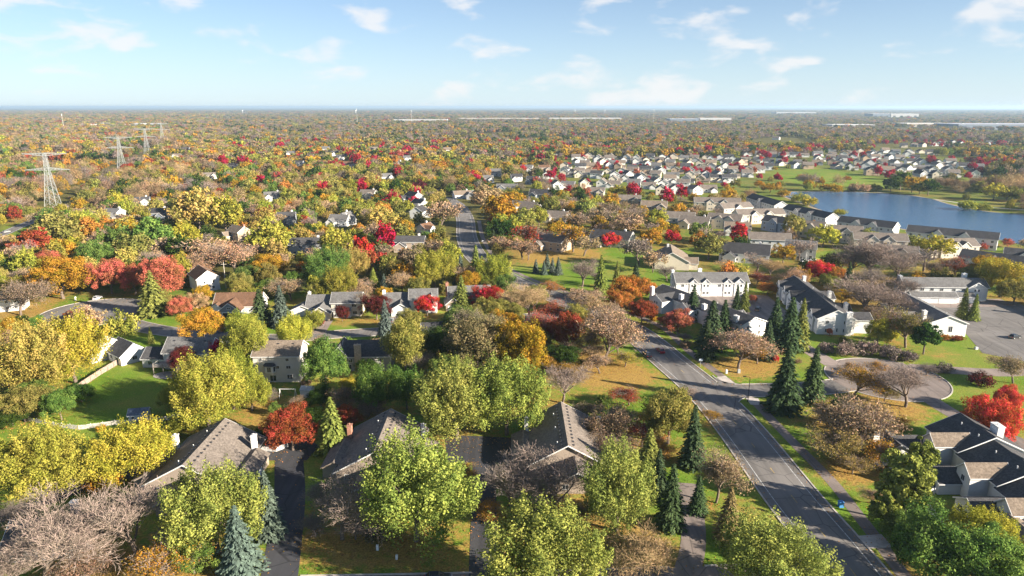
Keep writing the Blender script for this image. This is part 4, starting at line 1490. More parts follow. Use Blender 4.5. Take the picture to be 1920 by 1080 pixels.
obj('bay_roof', MB().hull([(-2.0, 0, 5.41), (-1.3, -1.3, 5.41), (1.3, -1.3, 5.41), (2.0, 0, 5.41)], [(-1.2, 0, 6.2), (-0.6, -0.3, 6.2), (0.6, -0.3, 6.2), (1.2, 0, 6.2)]).mesh('bay_roof', M['shingle']), bo, color=ROOFS['slate'])
fm, pm = window_meshes(1.3, 1.7)
for u in (-0.0,):
    f = obj('window', fm, r, (-1.9, -6.005, 3.5))
    obj('pane', pm, f)
fm, pm = window_meshes(0.9, 1.7)
for sx, rz in ((-1, -1.03), (1, 1.03)):
    f = obj('window', fm, r, (-1.9 + sx * 1.42, -5.53, 3.5), rz)
    obj('pane', pm, f)
r = house('grey house with broad chimney breast in tree shade beside the green round tree', (-45.5, 205), 2, 'the grey house with the chimney breast')
block(r, (0, 0), 15, 10, 5.0, 8.4, wall=(0.40, 0.38, 0.36), roof='slate', win=[('-y', (-5, 1.6, 4.6), 2.8, 1.2, 1.4), ('-y', (-5.4,), 0.5, 1.4, 1.8)], chim=[(-2.5, -5.6, 2.0, 1.1, 8.8, 'tan')])
block(r, (-8.5, -0.5), 9, 6, 4.4, 8.0, yaw=math.pi / 2, wall=(0.40, 0.38, 0.36), roof='slate', win=[('-x', (0,), 2.6, 1.2, 1.8)])
r = house('low dark-roofed house half hidden by trees where the left street bends', (-25.5, 231), 12, 'the half-hidden dark-roofed house')
block(r, (0, 0), 13, 9, 3.0, 6.2, wall='grey', roof='dark', chim=[(4, 1, 1.0, 1.0, 7.2, 'white')])

# house at the lower left, behind bare trees, and the one behind the orange tree
r = house('white house glimpsed through bare trees in the near corner', (-86, 112), 8, 'the white house behind bare trees')
block(r, (0, 0), 13, 9, 3.0, 6.0, roof='slate', win=[('-y', (-4, 0, 4), 0.9, 1.4, 1.3), ('+x', (0,), 1, 1.2, 1.2)], chim=[(2, 4.7, 1.2, 1.0, 6.2, 'white')])
r = house('small white house half hidden by the broad orange tree near the turning circle', (-205, 268), 20, 'the white house by the orange tree')
block(r, (0, 0), 11, 8, 5.0, 7.6, roof='grey', win=[('-y', (-3, 0, 3), 3.4, 1.1, 1.2), ('-y', (-3, 0, 3), 0.9, 1.1, 1.3), ('+x', (0,), 3.2, 1.0, 1.2)])

# sheds and fences
r = house('small garden shed with blue-grey roof and white walls on the fenced lawn', (-98.5, 166), 12, 'the blue-roofed garden shed', 'shed', 'garden_shed')
block(r, (0, 0), 4.6, 3.2, 1.9, 3.0, roof=(0.16, 0.18, 0.22), oh=0.3, win=[('-y', (-1.2,), 0.8, 0.8, 0.7)], door=[('-y', (0.8,), (0.6, 0.6, 0.58))])
r = house('white garden shed standing behind the three-level house', (-58.5, 181), -6, 'the white garden shed', 'shed', 'garden_shed')
block(r, (0, 0), 3.2, 2.6, 2.1, 2.9, roof=(0.55, 0.55, 0.55), oh=0.15, fascia=False, door=[('-y', (0.0,), (0.75, 0.75, 0.73))])
sw = empty('swing_frame', (-63.8, 180.0, 0))
tag(sw, 'open white frame of a garden swing beside the white shed', 'swing frame')
for x in (-2.2, 2.2):
    obj('post', MB().tube((x, -0.9, 0), (x, 0, 2.5), 0.06, 0.06, 6).tube((x, 0.9, 0), (x, 0, 2.5), 0.06, 0.06, 6).mesh('post', M['white']), sw)
obj('crossbar', MB().tube((-2.4, 0, 2.5), (2.4, 0, 2.5), 0.07, 0.07, 6).mesh('crossbar', M['white']), sw)
for x in (-0.8, 0.8):
    obj('swing_seat', MB().box(x - 0.3, x + 0.3, -0.12, 0.12, 0.5, 0.54).tube((x - 0.28, 0, 0.54), (x - 0.28, 0, 2.45), 0.015, 0.015, 4).tube((x + 0.28, 0, 0.54), (x + 0.28, 0, 2.45), 0.015, 0.015, 4).mesh('swing_seat', M['darkmetal']), sw)
plank_fence('weathered brown board fence running from the white gables to the back lawn corner', [G(224, 682), G(190, 702), G(160, 722), G(126, 745)], 1.8, (0.36, 0.27, 0.22), gapw=0.012, name='board_fence')
plank_fence('pale picket fence along the far side of the grass strip below the back lawn', [G(*p) for p in [(2, 778), (54, 790), (100, 800), (148, 806), (216, 797), (262, 794), (320, 788), (340, 776)]], 1.25, (0.58, 0.54, 0.47), gapw=0.09, bw=0.12, name='picket_fence')
plank_fence('short white fence beside the tan-roofed house and its driveway', [(-61, 148.5), (-56.5, 148.2), (-54.5, 150.5)], 1.2, W_WHITE, gapw=0.06, name='garden_fence')

# --- houses in the middle distance: (base px, yaw, length, width, eave, ridge, wall, roof, label, mark)
MIDS = [
    ((211, 414), -12, 12, 9, 6.2, 8.6, 'cream', 'grey', 'pale two-storey house standing alone at the edge of the left woods', 'the lone pale house in the left woods'),
    ((262, 384), 20, 13, 9, 3.2, 6.2, 'white', 'slate', 'white-gabled low house among golden trees below the second pylon', 'the low white-gabled house'),
    ((296, 412), 4, 12, 9, 5.2, 8.0, 'slate', 'dark', 'dark shaded house under the yellow trees of the left woods', None),
    ((446, 452), -38, 12, 9, 6.0, 9.0, 'tan', 'warm', 'tan house with one gable window deep in the left woods', 'the tan house in the woods'),
    ((575, 474), 4, 19, 10, 5.0, 8.0, 'grey', 'slate', 'grey long house with white window bays behind yellow-green trees', 'the grey long house in the woods'),
    ((536, 420), 10, 12, 9, 4.5, 8.0, 'grey', 'slate', 'small dark-roofed house with a tiny white gable between golden trees', None),
    ((636, 424), -10, 13, 9, 4.0, 7.6, 'white', 'grey', 'white-gabled grey-roofed house at the end of the left woods', 'the white-gabled house left of the road'),
    ((775, 380), -50, 15, 10, 5.5, 9.0, 'white', 'dark', 'tall white house with black roof beside the bend of the main road', 'the tall white house at the bend'),
    ((787, 394), -50, 14, 9, 5.2, 8.4, 'white', 'dark', 'white house with black roof in the middle of three by the bend', None),
    ((785, 409), 78, 13, 10, 5.2, 8.6, 'pale', 'dark', 'pale grey gable with small windows, front of three by the bend', 'the pale grey gable by the bend'),
    ((797, 436), 60, 10, 7, 3.2, 5.8, 'white', 'brown', 'small white gabled garage between the red trees and the road', 'the small white garage'),
    ((768, 470), 0, 17, 9, 5.4, 8.0, 'taupe', 'slate', 'brown house with white balcony behind the crimson tree', 'the brown balcony house'),
    ((648, 420), 70, 10, 8, 5.0, 8.0, 'white', 'grey', 'white house end glimpsed beside a grey spruce', None),
    ((866, 372), 20, 16, 10, 3.4, 6.6, 'white', 'warm', 'white-walled tan-roofed house across the bend from the black roofs', 'the tan-roofed house across the bend'),
    ((887, 374), 75, 11, 9, 3.4, 6.4, 'white', 'tan', 'low white gabled house at the turn of the main road', None),
    ((951, 358), -2, 20, 10, 3.6, 6.6, 'slate', 'grey', 'long slate-blue house with white-framed windows beside a square lawn', 'the slate-blue long house'),
    ((1015, 372), -20, 20, 11, 4.0, 7.8, 'slate', 'dark', 'dark house with white-edged gable beyond the golden trees', 'the dark white-edged house'),
    ((985, 396), -30, 22, 12, 3.4, 7.2, 'taupe', 'tan', 'wide tan-roofed house with low gables, right of the road', 'the wide tan-roofed house'),
    ((1043, 416), -22, 17, 11, 3.4, 7.4, 'cream', 'tan', 'hipped tan roof with an arched window behind the light green tree', None),
    ((1037, 470), -34, 18, 12, 5.6, 9.0, 'tan', 'tan', 'tan house with an upper deck under thin golden trees beside the lawn', 'the tan house with the deck'),
    ((1150, 462), -28, 24, 13, 4.8, 8.8, 'white', 'dark', 'black-roofed house with white gable edges above the red shrub', 'the black-roofed house on the lawn'),
    ((1262, 502), 80, 22, 17, 4.2, 8.8, 'cream', 'warm', 'big house with one sunlit warm roof slope and white chimney', 'the warm-sloped big house'),
    ((1400, 492), -22, 25, 13, 5.0, 9.4, 'white', 'dark', 'long black-roofed house with white gable fascia, behind the dormered town house', 'the black-roofed house with white fascia'),
    ((1275, 418), -16, 22, 12, 3.8, 7.4, 'cream', 'tan', 'broad tan-roofed house with porch posts among brown trees', 'the broad tan house with posts'),
    ((1180, 382), -10, 20, 11, 3.4, 7.0, 'taupe', 'tan', 'low taupe house half hidden by brown trees', None),
    ((1228, 394), -14, 20, 11, 3.4, 7.0, 'taupe', 'warm', 'long warm-roofed house beside the tall crimson tree', None),
    ((1305, 428), -26, 20, 12, 4.0, 7.6, 'cream', 'tan', 'tan hip-gabled house beside the crimson maple by the town houses', None),
    ((1385, 440), -14, 16, 11, 4.0, 7.6, 'white', 'warm', 'small warm-roofed house between the crimson maple and the long rows', None),
    ((1118, 366), -12, 16, 10, 3.6, 7.0, 'cream', 'tan', 'cream house under a grey bare tree near the suburb edge', None),
    ((912, 342), 10, 14, 10, 4.2, 7.4, 'white', 'grey', 'white house end between dark green trees above the road', None),
    ((968, 340), 12, 12, 9, 5.0, 8.0, 'white', 'dark', 'white house with dark roof next to a red tree', None),
    ((1000, 345), -15, 13, 9, 5.4, 8.2, 'slate', 'dark', 'navy house with white trim between two red trees', None),
    ((930, 330), 5, 14, 10, 5.0, 8.4, 'pale', 'grey', 'pale grey house behind the golden-green trees', None),
    ((988, 322), -10, 15, 10, 5.2, 8.4, 'pale', 'grey', 'pale gabled house by the low white building', None),
    ((1020, 322), 8, 14, 10, 5.2, 8.2, 'taupe', 'brown', 'brown-roofed taupe house by the low white building', None),
    ((333, 296), 8, 15, 10, 3.6, 6.6, 'cream', 'warm', 'warm-roofed house beyond the second pylon', None),
    ((437, 318), -20, 13, 10, 5.0, 8.0, 'white', 'dark', 'white house with dark gable between two crimson trees', None),
    ((390, 335), 30, 14, 10, 3.6, 6.6, 'cream', 'tan', 'tan low house end behind golden woods', None),
    ((545, 292), 12, 14, 10, 4.4, 7.6, 'white', 'grey', 'white house on the far slope left of the reds', None),
    ((560, 312), -18, 14, 10, 4.4, 7.6, 'white', 'slate', 'white slope-roofed house beside two crimson trees', None),
    ((628, 292), 24, 15, 10, 4.6, 8.0, 'white', 'slate', 'first white-edged house of the far stepped row', None),
    ((640, 300), 24, 15, 10, 4.6, 8.0, 'white', 'slate', 'second white-edged house of the far stepped row', None),
    ((655, 313), -8, 15, 10, 4.0, 7.4, 'white', 'brown', 'white house with reddish roof beside the crimson group', None),
    ((740, 310), -4, 16, 10, 4.4, 7.8, 'white', 'grey', 'white long house among green and orange trees', None),
    ((765, 302), 15, 14, 10, 5.0, 8.0, 'pale', 'grey', 'pale house behind the orange trees', None),
    ((722, 338), 28, 14, 9, 4.0, 7.4, 'white', 'grey', 'white gable under yellow trees left of the road bend', None),
    ((690, 372), -14, 14, 10, 4.0, 7.4, 'cream', 'tan', 'cream house hidden among olive trees', None),
    ((510, 376), 20, 14, 10, 4.0, 7.4, 'pale', 'grey', 'pale house hidden among yellow trees', None),
]
for (bx, by), yaw, L, W, ze, zr, wall, roof, label, mark in MIDS:
    X, Y = G(bx, by)
    r = house(label, (X, Y + W * 0.35), yaw, mark)
    big = Y < 620
    wins = [('-y', rng_u(4 if L > 15 else 3, L, 2.0), 0.9, 1.5, 1.4), ('+x', (-1.8, 1.8), 0.9, 1.2, 1.4)]
    if ze > 4.6:
        wins += [('-y', rng_u(4 if L > 15 else 3, L, 2.0), 3.4, 1.3, 1.2), ('+x', (0,), 3.4, 1.2, 1.2), ('-x', (-1.6, 1.6), 3.4, 1.2, 1.2)]
    block(r, (0, 0), L, W, ze, zr, wall=wall, roof=roof, win=wins, frames=big, chim=[(L * 0.3, 1.5, 1.2, 1.1, zr + 0.8, 'white' if wall != 'tan' else 'brick')] if big else ())
    k = rnd.choice((-0.28, 0.28))
    block(r, (k * L, -W / 2 - 1.2), 6.5, min(6.5, L * 0.45), min(ze, 3.4), min(zr - 0.8, 5.8), yaw=-math.pi / 2, wall=wall, roof=roof, oh=0.4, win=[('+x', (0,), 1.0, 1.6, 1.2)], frames=big)

# --- rows of town houses by the lake: ridge ends read at ridge height
ROWS = [  # slate rows have the shade of their near slopes put into roof colour
    ((1302, 369), (1388, 371), 'cream', 'tan', 'tan-roofed row with two small gables, farthest from the lake tip', 2),
    ((1350, 381), (1404, 378), 'cream', 'tan', 'short tan-roofed row with one bright gable window', 1),
    ((1380, 392), (1466, 390), 'cream', 'tan', 'tan-roofed row with a dark end roof and two small gables', 2),
    ((1412, 362), (1466, 377), 'pale', 'slate', 'dark-roofed row with white ridge vents nearest the tip of the lake', 1),
    ((1480, 382), (1562, 399), 'pale', 'slate', 'long dark-roofed row with balconies and a lit white end by the lake', 2),
    ((1578, 404), (1682, 416), 'pale', 'slate', 'dark-roofed row with pink-edged gables on the lake shore', 2),
    ((1704, 421), (1874, 436), 'white', 'slate', 'longest dark-roofed row with two white-edged gables along the lake shore', 2),
    ((1556, 421), (1618, 424), 'cream', 'tan', 'tan-roofed row with lit gables behind the bright yellow tree', 1),
    ((1600, 434), (1700, 438), 'cream', 'tan', 'tan-roofed row with a navy end tower of windows', 2),
    ((1738, 447), (1826, 446), 'cream', 'tan', 'tan-roofed row of stepped white gables in front of the longest row', 3),
    ((1806, 466), (1935, 482), 'white', 'slate', 'dark-roofed row with one white gable behind the yellow hedge of trees', 1),
    ((1405, 434), (1482, 437), 'pale', 'tan', 'low tan-roofed row with small windows behind the crimson maple', 0),
    ((1438, 402), (1482, 408), 'blue', 'slate', 'blue-grey row end with black roof behind the olive tree', 1),
    ((1330, 398), (1392, 402), 'cream', 'tan', 'tan-roofed row of small gables left of the blue-grey row end', 2),
    ((1474, 448), (1532, 452), 'pale', 'grey', 'grey-roofed row behind the bare trees, left of the bright yellow tree', 1),
    ((1640, 456), (1722, 462), 'cream', 'tan', 'tan-roofed row half hidden by bare trees below the navy end tower', 2),
    ((1500, 412), (1548, 416), 'cream', 'tan', 'short tan-roofed row right of the olive tree below the balconied row', 1),
    ((1885, 463), (1960, 470), 'pale', 'slate', 'dark-roofed row cut by the frame edge by the lake', 1),
]
for A, B, wall, roof, label, ng in ROWS:
    wg = []
    for k in range(ng):
        wg.append((-0.6 + 1.2 * (k + 0.5) / max(ng, 1), -1, 0.8, 6.0, 6.4, 8.9))
    ax = Vector(G(*A, 10))
    bx = Vector(G(*B, 10))
    L = (bx - ax).length
    nw = max(4, int(L / 4.2))
    townhouse(label, A, B, 9.8, 6.6, 11.0, None, wall=wall, roof=roof, wings=wg, pipes=max(3, int(L / 7)), name='townhouse',
              win=[('-y', rng_u(nw, L - 2), 4.4, 1.4, 1.3), ('-y', rng_u(nw, L - 2), 1.2, 1.5, 1.7)])
MARKS.append((*G(1760, 440), 'the longest lakeside row'))
MARKS.append((*G(1520, 400), 'the long balconied lakeside row'))
MARKS.append((*G(1420, 400), 'the tan-roofed rows by the lake tip'))
MARKS.append((*G(1650, 445), 'the row with the navy end'))
MARKS.append((*G(1440, 445), 'the low row behind the crimson maple'))

# --- the suburb beyond: rows of small houses
SUB = []
sub_rows = [  # y px, x from, x to, step px, phrase
    (353, 1040, 1290, 31, 'front row of the far suburb'), (362, 1236, 1345, 30, 'row beside the tan lakeside rows'), (342, 1150, 1375, 27, 'second row of the far suburb'), (333, 1030, 1420, 27, 'third row of the far suburb'),
    (325, 1060, 1440, 25, 'fourth row of the far suburb'), (317, 1060, 1450, 24, 'fifth row of the far suburb'), (310, 1080, 1480, 23, 'sixth row of the far suburb'), (304, 1095, 1490, 22, 'seventh row of the far suburb'), (298.5, 1080, 1370, 21, 'last row of the far suburb'),
    (327, 1465, 1800, 27, 'row facing the park lawn'), (317, 1490, 1840, 25, 'second row behind the park lawn'), (309, 1500, 1790, 24, 'third row behind the park lawn'), (301, 1530, 1720, 23, 'fourth row behind the park lawn'), (275, 1690, 1900, 17, 'pale row beyond the green trees'), (271, 1770, 1910, 16, 'last pale row beyond the green trees'),
    (333, 1725, 1840, 30, 'row at the end of the park'), (293.5, 1400, 1700, 22, 'long row behind the crimson clump'), (288, 1560, 1760, 21, 'upper row under the woods'),
]
ORD = ['first', 'second', 'third', 'fourth', 'fifth', 'sixth', 'seventh', 'eighth', 'ninth', 'tenth', 'eleventh', 'twelfth', 'thirteenth', 'fourteenth', 'fifteenth', 'sixteenth', 'seventeenth', 'eighteenth', 'nineteenth', 'twentieth', 'twenty-first']
for y, x0, x1, st, phrase in sub_rows:
    x = x0
    k = 0
    while x < x1:
        px_, py_ = x + rnd.uniform(-4, 4), y + rnd.uniform(-2.2, 2.2)
        X, Y = G(px_, py_)
        x += st * rnd.uniform(0.85, 1.2)
        if in_poly(X, Y, LAKE) or in_poly(X, Y, COVER[0][0]) or in_poly(X, Y, COVER[1][0]):
            continue
        wall = rnd.choice(['white', 'white', 'cream', 'pale', 'pale', 'tan', 'grey', 'white', 'cream'])
        roof = rnd.choice(['tan', 'grey', 'warm', 'slate', 'dark', 'tan', 'grey'])
        yaw = rnd.choice([-12, 78, 78, 100, -12]) + rnd.uniform(-8, 8)
        L, W = rnd.uniform(12, 15), rnd.uniform(9, 10.5)
        ze = rnd.choice([5.2, 5.4, 5.6, 3.4])
        zr = ze + rnd.uniform(2.8, 3.6)
        wallw = {'white': 'white', 'cream': 'cream', 'pale': 'pale grey', 'tan': 'tan', 'grey': 'grey'}[wall]
        roofw = {'tan': 'tan', 'grey': 'grey', 'warm': 'light-brown', 'slate': 'slate', 'dark': 'black'}[roof]
        r = house(f'{wallw} {roofw}-roofed house, {ORD[min(k, 20)]} from left in the {phrase}', (X, Y), yaw, None, 'house', 'house', 'houses of the far suburb')
        k += 1
        near = y > 320
        wins = [(f, (-2.6, 2.6), ze - 1.9, 1.5, 1.3) for f in ('-y', '+x', '-x')] if near else ()
        Lq, Wq = round(L), round(W)
        block(r, (0, 0), Lq, Wq, ze, round(zr, 1), wall=wall, roof=roof, win=wins, frames=False, fascia=near)
        s = rnd.choice((-1, 1))
        block(r, (s * Lq * 0.28, -Wq / 2 - 1.5), 7.0, 6.0, 2.8, 5.0, yaw=-math.pi / 2, wall=wall, roof=roof, oh=0.4, gar=[('+x', (0,), 4.6, 2.2)] if near else (), fascia=False)

# --- scattered far houses, seen as pale roofs between the trees
far_spots = [(350, 285), (320, 262), (270, 262), (60, 262), (18, 250), (395, 262), (520, 268), (590, 270), (610, 283), (700, 284), (790, 266), (900, 262), (1120, 262), (1210, 263), (1425, 258), (1455, 262), (160, 266), (480, 262), (840, 285), (980, 268), (1260, 258), (1340, 262), (1600, 262), (1640, 256), (1780, 258), (1840, 256), (1890, 262), (1700, 252), (1560, 250), (1500, 248)]
for k, (x, y) in enumerate(far_spots):
    X, Y = G(x, y)
    r = house(f'pale roofed house between far trees, {ORD[min(k, 20)] if k < 21 else "later " + ORD[k - 21]} in the scattered far group', (X, Y), rnd.uniform(-40, 60), None, 'house', 'house', 'scattered far houses')
    block(r, (0, 0), 17, 11, 4.6, 8.4, wall=rnd.choice(['white', 'pale', 'cream']), roof=rnd.choice(['grey', 'tan', 'warm']), frames=False, fascia=False)
for k, o in enumerate([o for o in COL.objects if o.get('group') == 'scattered far houses']):
    x, y = far_spots[k]
    side = 'left' if x < 640 else ('middle' if x < 1280 else 'right')
    o['label'] = f'pale far house among woods, {ORD[sorted([s for s in far_spots if (s[0] < 640, 640 <= s[0] < 1280, s[0] >= 1280)[("left", "middle", "right").index(side)]]).index((x, y))]} from left in the {side} third'


# --- big flat-roofed buildings near the horizon
BIGS = []


def big_building(label, x0, x1, y, h, wall, roof, depth, name='warehouse', cat='warehouse'):
    a = Vector(G(x0, y))
    b = Vector(G(x1, y))
    L = (b - a).length
    r = house(label, ((a.x + b.x) / 2, a.y + depth / 2), 0, None, cat, name)
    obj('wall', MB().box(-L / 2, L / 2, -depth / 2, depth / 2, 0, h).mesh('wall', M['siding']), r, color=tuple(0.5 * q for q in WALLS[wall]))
    obj('roof', MB().box(-L / 2 - 0.3, L / 2 + 0.3, -depth / 2 - 0.3, depth / 2 + 0.3, h + 0.01, h + 0.9).mesh('roof', M['painted']), r, color=roof)
    n = max(2, int(L / 40))
    wm = cached(('bigwin', round(h, 1)), lambda: MB().box(-9, 9, -0.4, 0, h * 0.35, h * 0.62).mesh('window_band', M['glass']))
    for k in range(n):
        obj('window_band', wm, r, (-L / 2 + L * (k + 0.5) / n, -depth / 2 - 0.02, 0))
    for k in range(3):
        obj('roof_unit', cached('unit', lambda: MB().box(-3, 3, -2, 2, 0, 1.8).mesh('roof_unit', M['metal'])), r, (-L / 3 + k * L / 3, 0, h + 0.9))
    CLEAR.append((x0, y - 6, x1, y, a.y + 40))
    BIGS.append((a.x - 8, b.x + 8, a.y - 10, a.y + depth + 10, PX(a.x, a.y, h * 1.1)[1], x0, x1, a.y))
    return r


big_building('long low white building with flat roof behind the first rows of the suburb', 884, 1045, 297, 5.3, 'white', (0.62, 0.60, 0.57), 40)
for k, (x0, x1, yy, hh) in enumerate([(142, 166, 238, 9), (176, 196, 236, 10), (206, 232, 238, 8), (246, 264, 237, 11), (274, 300, 236, 9)]):
    big_building(f'small white commercial block near the left horizon, {ORD[k]} of five from the left', x0, x1, yy, hh, 'white', (0.55, 0.55, 0.55), 60)
big_building('pale long store behind the woods in mid picture', 738, 838, 230, 15.2, 'white', (0.7, 0.68, 0.66), 70)
big_building('pink-white long store behind the woods in mid picture', 860, 1010, 227, 15.2, 'cream', (0.72, 0.66, 0.62), 80)
big_building('white long store with tan end behind the woods', 1030, 1165, 227, 16.3, 'white', (0.7, 0.68, 0.66), 80)
big_building('grey-blue and white plant building behind the woods', 1256, 1310, 231, 20.7, 'blue', (0.5, 0.52, 0.55), 90)
big_building('bright white plant building behind the woods', 1312, 1371, 230, 21.8, 'white', (0.7, 0.7, 0.7), 90)
big_building('very long white warehouse roof near the right horizon', 1456, 1530, 214, 19.6, 'white', (0.75, 0.75, 0.75), 160)
big_building('blue-banded tall warehouse near the right horizon', 1636, 1668, 222, 30.7, 'blue', (0.6, 0.6, 0.62), 120)
big_building('white tall warehouse near the right horizon', 1670, 1722, 222, 30.7, 'white', (0.7, 0.7, 0.7), 120)
big_building('huge blue-grey warehouse at the right edge below the horizon', 1796, 1990, 243, 18.5, 'blue', (0.45, 0.46, 0.5), 150)
big_building('pale loading hall left of the huge warehouse', 1700, 1790, 238, 13.0, 'cream', (0.72, 0.68, 0.62), 110)
big_building('low pale plant right of the white plant', 1560, 1640, 240, 11.9, 'pale', (0.66, 0.64, 0.6), 90)


def water_tower(label, x, y, h):
    X, Y = G(x, y)
    r = house(label, (X, Y), 0, None, 'water tower', 'water_tower')
    obj('stem', MB().tube((0, 0, 0), (0, 0, h * 0.75), 2.4, 1.8, 12).mesh('stem', M['white']), r)
    mb = MB()
    rr = [(2.2, 0.72), (6, 0.78), (7.5, 0.86), (6, 0.94), (2, 1.0)]
    for (r0, z0), (r1, z1) in zip(rr, rr[1:]):
        mb.tube((0, 0, z0 * h), (0, 0, z1 * h), r0, r1, 14)
    obj('tank', mb.mesh('tank', M['white'], smooth=True), r)


water_tower('white water tower on the horizon left of centre', 667, 214, 42)
water_tower('white water tower on the horizon, left of two close together', 1078, 212, 44)
water_tower('white water tower on the horizon, right of two close together', 1134, 212, 44)
water_tower('distant white water tower on the horizon over the left woods', 455, 213, 40)


def mast(label, x, y, h):
    X, Y = G(x, y)
    r = house(label, (X, Y), 0, None, 'mast', 'radio_mast')
    obj('pole', MB().tube((0, 0, 0), (0, 0, h), 0.6, 0.35, 6).mesh('pole', M['metal']), r)
    obj('antenna', MB().tube((0, 0, h * 0.86), (0, 0, h * 0.97), 0.9, 0.9, 6).mesh('antenna', M['white']), r)


mast('tall pale radio mast above the woods left of centre', 670, 233, 72)
mast('slender radio mast above the woods, right of the first mast', 772, 232, 66)
mast('radio mast rising in front of the plant buildings', 1225, 233, 70)
mast('short pale mast over the left commercial blocks', 120, 243, 56)


# --- pylons
def pylon_meshes():
    H = 43.0
    legs = []
    b, t = 4.6, 0.9
    for sx in (-1, 1):
        for sy in (-1, 1):
            mb = MB()
            mb.tube((sx * b, sy * b, 0), (sx * t * 1.9, sy * t * 1.9, H * 0.62), 0.24, 0.2, 4)
            mb.tube((sx * t * 1.9, sy * t * 1.9, H * 0.62), (sx * t, sy * t, H), 0.2, 0.17, 4)
            legs.append(mb.mesh('pylon_leg', M['metal']))
    br = MB()
    def half(z):
        return b + (t * 1.9 - b) * z / (H * 0.62) if z < H * 0.62 else t * 1.9 + (t - t * 1.9) * (z - H * 0.62) / (H * 0.38)
    zs = [0, 7, 13, 18, 22.5, 26.7, 30.5, 34, 37, 40, 43]
    for z0, z1 in zip(zs, zs[1:]):
        a, c = half(z0), half(z1)
        for q in range(4):
            c0 = [(-1, -1), (1, -1), (1, 1), (-1, 1)]
            p, s = c0[q], c0[(q + 1) % 4]
            br.tube((p[0] * a, p[1] * a, z0), (s[0] * c, s[1] * c, z1), 0.12, 0.12, 3)
            br.tube((s[0] * a, s[1] * a, z0), (p[0] * c, p[1] * c, z1), 0.12, 0.12, 3)
            br.tube((p[0] * c, p[1] * c, z1), (s[0] * c, s[1] * c, z1), 0.11, 0.11, 3)
    arms = []
    for z, span, hh in ((29.5, 17.5, 2.2), (41.0, 17.0, 2.4)):
        mb = MB()
        for sy in (-1, 1):
            for s in (-1, 1):
                mb.tube((0, sy * 1.1, z), (s * span, 0, z + (0.2 if z < 35 else 1.8)), 0.22, 0.16, 4)
                mb.tube((0, sy * 1.1, z + hh), (s * span, 0, z + (0.3 if z < 35 else 2.0)), 0.22, 0.16, 4)
                n = 7
                for k in range(n):
                    f0, f1 = k / n, (k + 1) / n
                    e = 0.2 if z < 35 else 1.8
                    lo = lambda f: (s * span * f, sy * 1.1 * (1 - f), z + e * f)
                    hi = lambda f: (s * span * f, sy * 1.1 * (1 - f), z + hh + (e - hh) * f)
                    mb.tube(lo(f0), hi(f1), 0.11, 0.11, 3)
                    mb.tube(hi(f0), lo(f1), 0.11, 0.11, 3)
        arms.append(mb.mesh('pylon_arm', M['metal']))
    ins = MB().tube((0, 0, 0), (0, 0, -2.6), 0.16, 0.16, 6).mesh('insulator', M['darkmetal'])
    return legs, br.mesh('pylon_bracing', M['metal']), arms, ins


P_LEGS, P_BR, P_ARMS, P_INS = pylon_meshes()


def pylon(label, x, y, sc, yaw):
    X, Y = G(x, y)
    r = house(label, (X, Y), yaw, None, 'pylon', 'pylon', 'pylons of the power line')
    r.scale = (sc, sc, sc)
    for m in P_LEGS:
        obj('leg', m, r)
    b = obj('bracing', P_BR, r)
    for m, z, sp in zip(P_ARMS, (29.5, 41.0), (17.5, 17.0)):
        a = obj('crossarm', m, r)
        for s in (-1, 1):
            for f in (0.55, 0.95):
                obj('insulator', P_INS, a, (s * sp * f, 0, z + (0.2 if z < 35 else 1.7) * f))
    FOOT.append((X, Y, 9))
    CLEAR.append((x - 38, y - 95 * (sc ** 1), x + 38, y - 4, Y))


pylon('nearest steel lattice pylon with two wide crossarms over the left woods', 100, 386, 1.0, 8)
pylon('second steel lattice pylon, farther along the line to the right', 230, 322, 1.0, 8)
pylon('third small pylon beyond the second one', 277, 289, 1.0, 8)
pylon('fourth faint pylon right of the third', 306, 268, 1.0, 8)


